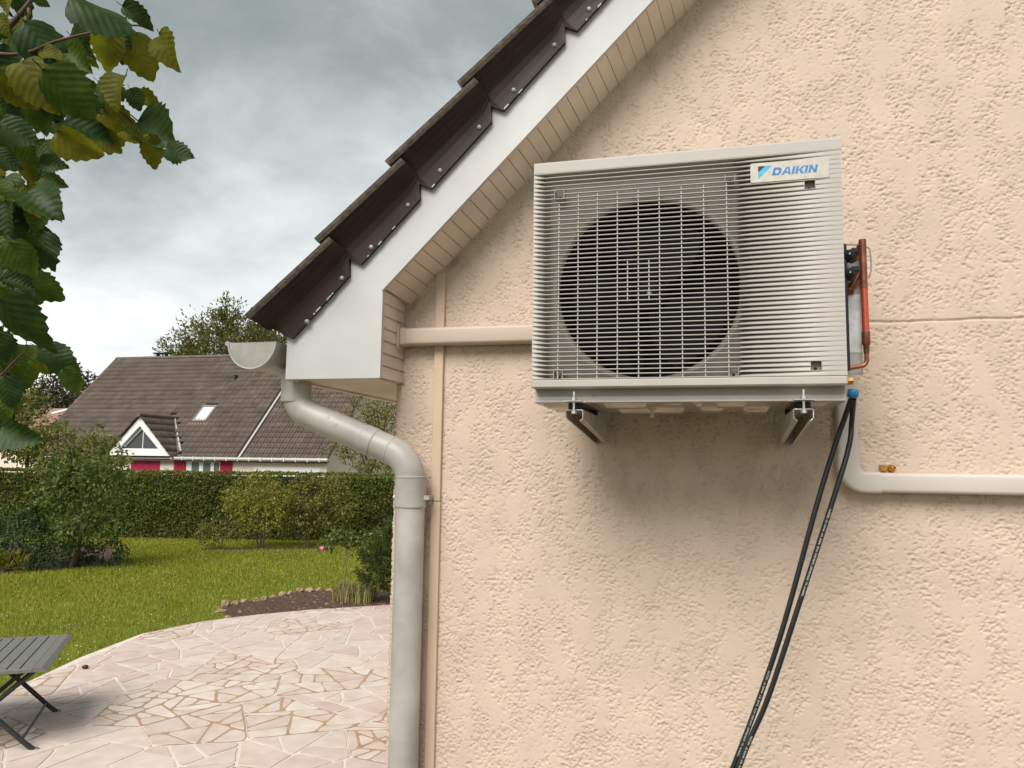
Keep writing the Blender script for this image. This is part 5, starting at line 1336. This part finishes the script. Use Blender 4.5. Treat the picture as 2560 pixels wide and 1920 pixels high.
plant('far_tree', 'large feathery tree rising behind the brown tiled roof', 'tree', (-28, 37, 0),
      [(-28.5, 37, 8.6, 3.2, 2.5, 2.4), (-31, 37, 8.2, 1.6, 1.6, 1.6), (-25.6, 37, 8.6, 2.4, 2, 1.8), (-28.3, 37, 10.8, 1.0, 1, 1.2), (-26.2, 37, 10.2, 1.0, 1, .9), (-30.3, 37, 9.8, .7, .7, 1.2), (-23.6, 37, 8.4, 1.6, 1.4, 1.6)], 15000, .25, M['lf_far'],
      [[(-28, 37, 0, .35), (-28, 37, 5, .25), (-28.4, 37, 11.6, .03)], [(-28, 37, 5, .15), (-30.6, 37, 10.6, .02)], [(-28, 37, 5, .15), (-26, 37, 11.0, .02)], [(-28.2, 37, 7, .1), (-29.2, 37, 11.3, .02)], [(-27.5, 37, 7, .1), (-24.6, 37, 10.4, .02)]], droop=-.3, aspect=.32, seed=15, clump=.13, per=18, shell=.25, jitter=.7)
plant('bronze_tree', 'dense bronze green tree behind the pink roofed house', 'tree', (-44.5, 43, 0),
      [(-45, 43, 6.4, 2.4, 2, 2.2), (-43.4, 43, 6.0, 2, 2, 2.0), (-47, 43, 6.0, 2, 2, 2)], 6500, .28, M['lf_brown'], [[(-44.5, 43, 0, .3), (-44.5, 43, 6, .1)]], seed=16, clump=.14)
plant('purple_tree', 'small dark purple tree between pink roof and brown roof', 'tree', (-42.0, 44, 0),
      [(-42.2, 44, 6.6, 1.5, 1.3, 1.5), (-41.4, 44, 5.4, 1.4, 1.3, 1.6)], 2600, .26, M['lf_purple'], [[(-42, 44, 0, .2), (-42, 44, 6, .08)]], seed=17)
plant('sparse_tree', 'sparse pale tree with sky showing through at far left', 'tree', (-54, 47, 0),
      [(-53.5, 47, 7, 3.2, 2.4, 2.0), (-57, 47, 7, 3, 2.4, 2.2), (-50.5, 46, 5.2, 2, 2, 1.6)], 2600, .3, M['lf_far'], [[(-54, 47, 0, .25), (-54, 47, 5, .15), (-53, 47, 8.6, .03)], [(-54, 47, 4, .12), (-56.5, 47, 8.4, .03)], [(-54, 47, 4, .12), (-51.5, 47, 7.4, .03)]], seed=18, clump=.2, shell=.2)

# ------------------------------------------------------------------ neighbouring house
M['nwall'] = mat('cream_render', (.74, .62, .53), .9, var=.04, scale=2, bump=.2, bscale=40)
M['ntile'] = mat('brown_roll_tile', (1, 1, 1), .8, col2=(.72, .68, .64), scale=3, det=6, bump=.3, bscale=60, objrand=[(.115, .088, .072), (.15, .118, .098), (.13, .102, .086), (.17, .135, .112)])
M['ntile_far'] = mat('brown_roll_tiles', (1, 1, 1), .8, col2=(.70, .66, .62), scale=1.2, det=7, bump=.3, bscale=60, island=[(.115, .088, .072), (.15, .118, .098), (.13, .102, .086), (.17, .135, .112)])
M['white'] = mat('white_paint', (.80, .80, .79), .5, var=.03)
M['magenta'] = mat('magenta_shutter', (.36, .008, .055), .5, var=.08, scale=6)
M['glass'] = mat('window_glass', (.03, .034, .034), .06, var=.1, spec=.8)
M['sky_glass'] = mat('painted_sky_glass', (.62, .66, .68), .12, metal=.0, var=.03, spec=.8)  # pale base colour stands in for bright sky reflected in the pane
M['nzinc'] = mat('pale_zinc', (.50, .49, .47), .5, metal=.3)
nh = thing('neighbour_house', 'neighbouring house with brown tiled roof, white dormer and magenta shutters', 'house', (-22.4, 25.4, 0))
NO = Vector(nh.location)
def nb(mb, name, m, parent=nh): mb.v = [tuple(Vector(p) - NO) for p in mb.v]; return mb.build(name, m, parent)
YF, ZE, XA, XS, XE = 25.4, 2.5, -30.0, -19.03, -14.9
mb = MB(); mb.prism([(YF + .0, 0), (YF + 9.6, 0), (YF + 9.6, 2.4), (YF + 4.85, 7.15), (YF, 2.4)], XA + .35, XE - .2, 'x'); nb(mb, 'wall', M['nwall'])
mb = MB(); RY = 4.9
mb.add([(XA, YF - .25, ZE - .25 - .05), (XE, YF - .25, ZE - .25 - .05), (XE, YF + RY, ZE + RY - .05), (XA, YF + RY, ZE + RY - .05), (XE, YF + 2 * RY + .2, ZE - .25), (XA, YF + 2 * RY + .2, ZE - .25)], [(0, 1, 2, 3), (3, 2, 4, 5)])
nroof = nb(mb, 'roof', M['ntile_far'])
def roll_tile(wd, L, thick=.02):
    """two-roll tile; x across, slope going up +y,+z at 45 degrees, lower end lifted"""
    K = 13; v = []
    for yy, lift in ((0, .030), (L, .0)):
        for k in range(K):
            t = k / (K - 1); hgt_ = .075 * abs(math.sin(2 * PI * t)) ** .8
            n_ = lift + hgt_; s = yy
            v.append((t * wd, (s - n_) * C45, (s + n_) * C45))
    for k in range(K): x, y, z = v[k]; v.append((x, y + thick * C45, z - thick * C45))
    f = [(k, k + 1, K + k + 1, K + k) for k in range(K - 1)] + [(2 * K + k, 2 * K + k + 1, k + 1, k) for k in range(K - 1)]
    return v, f
tw_, tg = .30, .32
vt, ft = roll_tile(tw_, tg + .05)
tm = bpy.data.meshes.new('roof_tile'); tm.from_pydata(vt, [], ft); tm.polygons.foreach_set('use_smooth', [True] * (len(ft) // 2) + [False] * (len(ft) // 2)); tm.materials.append(M['ntile']); tm.update()
rest = MB(); cnt = 0
def in_dormer(x, s):
    """roof area taken by the dormer: x and distance up the slope"""
    h_ = s * C45; return abs(x + .125 + 23.79) < 1.55 - h_ * .95 + .1 and h_ < 1.65
for row in range(22):
    s = -.30 + row * tg
    for c in range(int((XE - XA) / tw_)):
        x = XA + c * tw_
        if abs(x + tw_ / 2 - XS) < .12: continue
        if in_dormer(x, s): continue
        if -22.62 < x + .12 < -21.82 and 1.95 < s < 3.05: continue
        yy, zz_ = YF + s * C45, ZE + s * C45
        if row < 6 and cnt < 300 and x > -24.5:
            o = bpy.data.objects.new('roof_tile', tm); COL.objects.link(o); o.parent = nroof; o.location = Vector((x, yy, zz_)) - NO; cnt += 1
        else:
            j = random.uniform(-.006, .006); rest.add([(a + x, b + yy + j, c_ + zz_ - j) for a, b, c_ in vt], ft, True)
stuff(nb(rest, 'roof_tiles', M['ntile_far'], nroof))
for k in range(38):
    x = XA + k * .4; mb = MB()
    v = []
    for i, xx in enumerate((x, x + .42)):
        for q in range(7): a = PI * q / 6; r_ = .13 - .015 * i; v.append((xx, YF + RY + r_ * math.cos(a), ZE + RY - .02 + r_ * math.sin(a)))
    mb.add(v, [(q, q + 1, 8 + q, 7 + q) for q in range(6)], True); nb(mb, 'ridge_tile', M['ntile'], nroof)
mb = MB(); v = [(XS + dx_, YF + s * C45 - n_ * C45, ZE + s * C45 + n_ * C45) for n_ in (.0, .07) for s in (-.35, 6.9) for dx_ in (-.045, .045)]
mb.add(v, [(4, 5, 7, 6), (0, 1, 5, 4), (0, 4, 6, 2), (1, 3, 7, 5)]); nb(mb, 'roof_flashing', M['nzinc'], nroof)
mb = MB(); v = [(XA + dx_, YF + s * C45 - n_ * C45, ZE + s * C45 + n_ * C45) for n_ in (-.05, .06) for s in (-.35, 6.95) for dx_ in (-.06, .02)]
mb.add(v, [(4, 5, 7, 6), (0, 1, 5, 4), (0, 4, 6, 2), (1, 3, 7, 5)]); nb(mb, 'verge', M['ntile'], nroof)
mb = MB(); mb.box(-21.99, 28.85, 6.0, -21.87, 28.97, 6.2); mb.tube([(-21.93, 28.91, 6.18), (-21.93, 28.91, 6.28)], .09, 8); nb(mb, 'roof_vent', M['black'], nroof)
mb = MB(); mb.box(-27.62, 30.3, 7.4, -27.5, 30.42, 7.62); mb.box(-27.1, 30.3, 7.4, -26.98, 30.42, 7.62); mb.box(-27.75, 30.2, 7.62, -26.85, 30.55, 7.68); nb(mb, 'chimney_cap', M['black'], nroof)
# skylight
def slope(x, s, n_): return (x, YF + s * C45 - n_ * C45, ZE + s * C45 + n_ * C45)
sk = MB()
for xa, xb_, sa, sb in ((-22.58, -21.84, 1.98, 2.06), (-22.58, -21.84, 2.96, 3.08), (-22.58, -22.50, 2.0601, 2.9599), (-21.92, -21.84, 2.0601, 2.9599)):
    v = [slope(x, s, n_) for n_ in (0, .11) for s in (sa, sb) for x in (xa, xb_)]
    sk.add(v, [(4, 5, 7, 6), (0, 1, 5, 4), (0, 4, 6, 2), (1, 3, 7, 5), (2, 6, 7, 3)])
skf = nb(sk, 'skylight', mat('skylight_frame', (.22, .19, .16), .5))
mb = MB(); mb.add([slope(x, s, .085) for s in (2.05, 2.97) for x in (-22.51, -21.91)], [(0, 1, 3, 2)]); nb(mb, 'pane', M['sky_glass'], skf)
mb = MB(); v = [slope(x, s, .05 - .02 * (s < 1.9)) for s in (1.72, 1.985) for x in (-22.68, -21.74)]; mb.add(v, [(0, 1, 3, 2)]); nb(mb, 'apron', mat('copper_apron', (.40, .24, .16), .6), skf)
# dormer
DX, DYF, DA, DB_, DHW = -23.79, 25.0, 4.07, 2.40, 1.62
mb = MB(); 
o_ = [(DX - DHW, DB_), (DX + DHW, DB_), (DX, DA)]; i_ = [(DX - DHW + .56, DB_ + .235), (DX + DHW - .56, DB_ + .235), (DX, DA - .40)]
for k in range(3):
    q = [o_[k], o_[(k + 1) % 3], i_[(k + 1) % 3], i_[k]]; mb.prism(q, DYF, DYF + .10, 'y')
for k in range(3):   # inner stepped frame
    i2 = [(DX - DHW + .72, DB_ + .30), (DX + DHW - .72, DB_ + .30), (DX, DA - .54)]
    q = [i_[k], i_[(k + 1) % 3], i2[(k + 1) % 3], i2[k]]; mb.prism(q, DYF + .14, DYF + .2, 'y')
dorm = nb(mb, 'dormer', M['white'])
mb = MB(); mb.prism([(DX - DHW + .6, DB_ + .26), (DX + DHW - .6, DB_ + .26), (DX, DA - .44)], DYF + .21, DYF + .24, 'y'); nb(mb, 'pane', M['glass'], dorm)
mb = MB(); mb.box(DX + .02, DYF + .2, DB_ + .3, DX + .05, DYF + .215, DA - .62); nb(mb, 'glazing_bar', M['white'], dorm)
mb = MB(); mb.prism([(DX - DHW + .05, DB_ + .01), (DX + DHW - .05, DB_ + .01), (DX, DA - .03)], DYF + .25, YF + 1.0, 'y'); nb(mb, 'cheek', M['white'], dorm)
for sgn in (1, -1):
    mb = MB()
    nr, ncol = 6, 9
    sl = Vector((sgn * DHW, 0, DB_ - DA)).normalized(); nrm = Vector((sgn * (DA - DB_), 0, DHW)).normalized()
    Ls = math.hypot(DHW, DA - DB_) + .12
    for r_ in range(nr):
        for c in range(ncol):
            d0 = r_ * Ls / nr; y0_ = DYF - .12 + c * .25
            mid = Vector((DX, 0, DA)) + sl * (d0 + .15)
            if y0_ + .12 > YF + (mid.z - ZE) + .22: continue
            v = []
            for dd, lf in ((0, .03), (Ls / nr + .05, .06)):
                for k in range(9):
                    t = k / 8; p = Vector((DX, 0, DA)) + sl * (d0 + dd) + nrm * (lf + .028 * (1 - math.cos(4 * PI * t)) / 2); v.append((p.x, y0_ + t * .25, p.z))
            f = [(k, k + 1, 10 + k, 9 + k) for k in range(8)]
            for k in range(9): p = Vector(v[9 + k]) - nrm * .03; v.append(tuple(p))
            f += [(9 + k, 10 + k, 19 + k, 18 + k) for k in range(8)]
            t_o = MB(); t_o.add(v, f, True); nb(t_o, 'dormer_tile', M['ntile'], dorm)
mb = MB(); mb.tube([(DX, DYF - .15, DA + .07), (DX, YF + DA - ZE + .2, DA + .07)], .1, 8); nb(mb, 'dormer_ridge', M['ntile'], dorm)
mb = MB(); mb.add([(DX + .06, YF + 1.66, DA + .09), (DX + .16, YF + 1.60, DA + .09), (DX + DHW + .20, YF + .02, DB_ + .12 + .12), (DX + DHW + .09, YF + .02, DB_ + .12 + .12)], [(0, 1, 2, 3)]); nb(mb, 'valley', M['nzinc'], dorm)
# eave gutter
mb = MB(); mb.tube([(-22.2, YF - .32, ZE - .20), (XE, YF - .32, ZE - .18)], .075, 8)
ng = nb(mb, 'eave_gutter', M['nzinc'])
for k in range(13):
    x = -21.6 + k * .53; mb = MB(); mb.box(x - .012, YF - .405, ZE - .27, x + .012, YF - .30, ZE - .10); nb(mb, 'gutter_bracket', M['white'], ng)
mb = MB(); mb.box(XA + .3, YF - .25, 2.28, XE - .2, YF - .002, 2.33); nb(mb, 'eave_soffit', M['nwall'])
# openings
def npart(name, m, *b, parent=nh, bev=0): mb = MB(); mb.box(*b, bev); return nb(mb, name, m, parent)
npart('roller_shutter', M['magenta'], -24.43, YF - .03, .2, -22.98, YF - .004, 2.22)
npart('shutter', M['magenta'], -22.25, YF - .05, .95, -21.67, YF - .004, 2.19)
npart('shutter', M['magenta'], -20.0, YF - .05, .95, -19.43, YF - .004, 2.205)
npart('wall_vent', M['nzinc'], -22.72, YF - .02, 1.72, -22.55, YF - .004, 1.9)
wf = MB()
wf.box(-21.66, YF - .09, 2.165, -20.01, YF - .004, 2.255)
for xa, xb_ in ((-21.64, -21.38), (-21.01, -20.82), (-20.45, -20.30), (-20.04, -20.005)): wf.box(xa, YF - .04, .95, xb_, YF - .004, 2.1649)
wf.box(-21.64, YF - .05, .9, -20.005, YF - .004, .9499)
win = nb(wf, 'window', M['white'])
for xa, xb_ in ((-21.38, -21.01), (-20.82, -20.45), (-20.30, -20.04)): npart('pane', mat('curtained_glass', (.16, .17, .155), .15, var=.25, scale=9, stretch=(6, 1, .2)), xa, YF - .015, .95, xb_, YF - .004, 2.1649, parent=win)
npart('garage_lintel', M['nwall'], -18.5, YF - .06, 2.10, -15.3, YF - .004, 2.16)
npart('garage_door', M['white'], -18.4, YF - .02, 0, -15.4, YF - .004, 2.0)
# house with the pink roof, far left
pk = thing('pink_roof_house', 'far house with faded pink tiled roof left of the brown roof', 'house', (-42, 38, 0)); PKO = Vector(pk.location)
def pb(mb, name, m): mb.v = [tuple(Vector(p) - PKO) for p in mb.v]; return mb.build(name, m, pk)
mb = MB(); mb.prism([(36.2, 0), (44, 0), (44, 3.6), (40.1, 5.6), (36.2, 3.6)], -44, -38.5, 'x'); pb(mb, 'wall', M['nwall'])
PT = mat('pink_tiles', (1, 1, 1), .85, col2=(.8, .76, .72), scale=1.5, island=[(.30, .17, .13), (.36, .22, .18), (.26, .15, .12)])
mb = MB(); 
for r_ in range(11):
    for c in range(30):
        x = -45.2 + c * .32; y0_ = 35.9 + r_ * .36; z0__ = 3.55 + r_ * .20
        if r_ > 7 and x < -40.7: continue
        mb.add([(x, y0_, z0__ + .04), (x + .16, y0_, z0__ + .10), (x + .32, y0_, z0__ + .04), (x, y0_ + .4, z0__ + .2), (x + .16, y0_ + .4, z0__ + .26), (x + .32, y0_ + .4, z0__ + .2), (x, y0_, z0__ - .05), (x + .32, y0_, z0__ - .05)], [(0, 1, 4, 3), (1, 2, 5, 4), (6, 7, 2, 1, 0)])
stuff(pb(mb, 'roof_tiles', PT))
mb = MB(); mb.prism([(35.8, 3.45), (40.1, 5.62), (44.2, 3.45)], -44.8, -38, 'x'); pb(mb, 'roof', PT)
mb = MB(); mb.tube([(-41, 39.95, 5.82), (-38, 39.95, 5.82)], .14, 8); mb.tube([(-41, 39.9, 5.8), (-42.4, 38.6, 5.15)], .10, 8); pb(mb, 'ridge', M['white'])
# white gabled house behind the loose tree
wh = thing('white_house', 'white gabled house glimpsed behind the loose olive tree', 'house', (-20, 42, 0)); WHO = Vector(wh.location)
def whb(mb, name, m, parent=wh): mb.v = [tuple(Vector(p) - WHO) for p in mb.v]; return mb.build(name, m, parent)
mb = MB(); mb.prism([(-22.2, 0), (-15, 0), (-15, 4.0), (-18.6, 7.2), (-22.2, 4.0)], 41, 50, 'y'); whb(mb, 'wall', M['white'])
mb = MB(); mb.add([(-22.7, 40.8, 3.65), (-18.6, 40.8, 7.35), (-14.5, 40.8, 3.65), (-22.7, 50, 3.65), (-18.6, 50, 7.35), (-14.5, 50, 3.65)], [(0, 1, 4, 3), (1, 2, 5, 4)]); whb(mb, 'roof', M['ntile_far'])
mb = MB(); mb.tube([(-20.0, 40.7, 3.4), (-20.0, 40.7, 5.3)], .16, 10); mb.tube([(-20.0, 40.7, 5.3), (-20.0, 40.7, 5.5)], .28, 10); fl = whb(mb, 'flue', M['nzinc'])
mb = MB(); mb.box(-20.75, 40.75, 4.2, -20.3, 40.98, 5.4); whb(mb, 'window', M['glass'])

# ------------------------------------------------------------------ hazel reaching into the picture from the left
HZ = Vector((-2.55, -1.1, 0))
hz_t = thing('hazel_tree', 'hazel branches with large green leaves hanging in at the upper left', 'tree', HZ)
def leaf_mesh(seed):
    r = random.Random(seed); rows, v = 15, []
    curl = r.uniform(-.9, .3); fold = r.uniform(-.25, .85); bend = r.uniform(.1, 1.0); ph = r.uniform(0, 6); tw__ = r.uniform(-1.0, 1.0)
    prof_ = [.0, .27, .37, .40, .39, .34, .26, .14, .0]
    for i in range(rows):
        t = i / (rows - 1); w = float(np.interp(t * 8, range(9), prof_)) * r.uniform(.96, 1.04)
        xx = t if i else .03
        for j in range(-2, 3):
            y = w * j / 2 * (1 if abs(j) < 2 else (1.0 + (.055 if i % 2 else -.055)))
            x_ = xx - (.06 if abs(j) == 2 and i in (1, 2, 3) else 0) + (.035 if abs(j) == 2 and i % 2 else 0)
            z = fold * abs(y) * .9 - bend * t * t * .55 + curl * y * y * 1.6 + .05 * math.sin(8 * t + ph + j) * (abs(j) / 2) + tw__ * t * y * .5 + (.012 * math.sin(44 * t) if abs(j) == 1 else 0)
            v.append((x_, y, z))
    f = [(i * 5 + j, i * 5 + j + 1, (i + 1) * 5 + j + 1, (i + 1) * 5 + j) for i in range(rows - 1) for j in range(4)]
    mb = MB(); mb.add(v, f, True)
    # petiole
    mb.tube([(-.16, 0, .05), (-.06, 0, .015), (.06, 0, 0)], .012, 4, False)
    return mb.mesh('leaf')
LM = [leaf_mesh(s) for s in range(9)]
def hazel_mat(name, c1, c2, tr):
    m = mat(name, c1, .5, col2=tuple(c * .8 for c in c2), scale=3.5, det=8, trans=tr, spec=.25)
    N = m.node_tree.nodes; L = m.node_tree.links; b = N['Principled BSDF']
    t = N.new('ShaderNodeTexCoord'); sp = N.new('ShaderNodeSeparateXYZ'); L.new(t.outputs['Object'], sp.inputs[0])
    ab = N.new('ShaderNodeMath'); ab.operation = 'ABSOLUTE'; L.new(sp.outputs['Y'], ab.inputs[0])
    k = N.new('ShaderNodeMath'); k.operation = 'MULTIPLY_ADD'; L.new(ab.outputs[0], k.inputs[0]); k.inputs[1].default_value = -.8; L.new(sp.outputs['X'], k.inputs[2])
    k2 = N.new('ShaderNodeMath'); k2.operation = 'MULTIPLY'; L.new(k.outputs[0], k2.inputs[0]); k2.inputs[1].default_value = 46
    sn = N.new('ShaderNodeMath'); sn.operation = 'SINE'; L.new(k2.outputs[0], sn.inputs[0])
    ns_ = N.new('ShaderNodeTexNoise'); ns_.inputs['Scale'].default_value = 26; L.new(t.outputs['Object'], ns_.inputs['Vector'])
    ad = N.new('ShaderNodeMath'); ad.operation = 'MULTIPLY_ADD'; L.new(ns_.outputs['Fac'], ad.inputs[0]); ad.inputs[1].default_value = 1.2; L.new(sn.outputs[0], ad.inputs[2])
    bp = N.new('ShaderNodeBump'); bp.inputs['Strength'].default_value = .17; bp.inputs['Distance'].default_value = .0035; L.new(ad.outputs[0], bp.inputs['Height']); L.new(bp.outputs[0], b.inputs['Normal'])
    return m
HM = [hazel_mat('hazel_dark', (.034, .072, .012), (.018, .045, .009), .28), hazel_mat('hazel_green', (.078, .125, .013), (.046, .082, .010), .5), hazel_mat('hazel_olive', (.18, .18, .011), (.12, .13, .009), .6)]
LV = {}
for q in LEAVES:
    p = Vector(q[:3]); ax = Vector(q[3:6]).normalized(); nm = Vector(q[6:9]); nm = (nm - ax * nm.dot(ax)).normalized(); sd_ = nm.cross(ax)
    mi_ = 0 if q[10] < .25 else 1 if q[10] < .65 else 2
    k = (random.randrange(9), mi_)
    if k not in LV: LV[k] = LM[k[0]].copy(); LV[k].materials.append(HM[mi_])
    o = bpy.data.objects.new('leaf', LV[k]); COL.objects.link(o); o.parent = hz_t
    S = q[9] * .92; wsc = random.uniform(.8, 1.1)
    m3 = Matrix((ax * S, sd_ * S * wsc, nm * S)).transposed().to_4x4(); m3.translation = p - HZ
    o.matrix_basis = m3
TW = [[(-2.226, -1.264, 3.16, .02), (-2.003, -1.219, 3.294, .013), (-1.875, -1.197, 3.395, .009), (-1.791, -1.185, 3.492, .006), (-1.746, -1.181, 3.569, .004)],
      [(-2.003, -1.219, 3.294, .008), (-1.795, -1.19, 3.335, .005), (-1.687, -1.194, 3.354, .004), (-1.569, -1.166, 3.385, .003), (-1.482, -1.145, 3.4, .0025), (-1.434, -1.131, 3.385, .002)],
      [(-2.139, -1.188, 3.15, .01), (-1.813, -1.164, 3.242, .006), (-1.61, -1.16, 3.221, .004), (-1.562, -1.144, 3.197, .003), (-1.503, -1.124, 3.154, .0025), (-1.472, -1.112, 3.117, .002)],
      [(-2.259, -1.137, 2.863, .012), (-1.926, -1.104, 2.898, .006), (-1.832, -1.131, 2.892, .004)], [(-2.263, -1.103, 2.544, .012), (-1.974, -1.078, 2.541, .006), (-1.842, -1.104, 2.623, .004), (-1.814, -1.102, 2.67, .003)],
      [(-2.288, -1.083, 2.294, .01), (-1.997, -1.071, 2.419, .006), (-1.822, -1.089, 2.536, .003)]]
for tw in TW:
    st = (-2.45, -1.12, tw[0][2] - .35, .022); pts = spline([q[:3] for q in [st] + tw], 4); rr = [q[3] for q in [st] + tw]
    n_ = len(pts); mb = MB(); mb.tube([p - HZ for p in pts], [np.interp(i / (n_ - 1) * (len(rr) - 1), range(len(rr)), rr) for i in range(n_)], 7); mb.build('branch', M['twig'], hz_t)
mb = MB(); pts = spline([(-2.55, -1.1, 0), (-2.52, -1.1, 1.2), (-2.45, -1.12, 2.4), (-2.5, -1.15, 3.4), (-2.62, -1.2, 4.6)], 5); mb.tube([p - HZ for p in pts], [.05 - .04 * i / (len(pts) - 1) for i in range(len(pts))], 9); mb.build('trunk', M['bark'], hz_t)
for px_c in ((-1.795, -1.188, 3.47), (-1.80, -1.19, 3.445), (-1.845, -1.195, 3.405)):
    mb = MB(); mb.lathe([(.0005, 0), (.004, .004), (.0048, .012), (.004, .022), (.0005, .027)], Vector(px_c) - HZ, (.1, .1, -1), 8); mb.build('catkin', M['lf_olive'], hz_t)
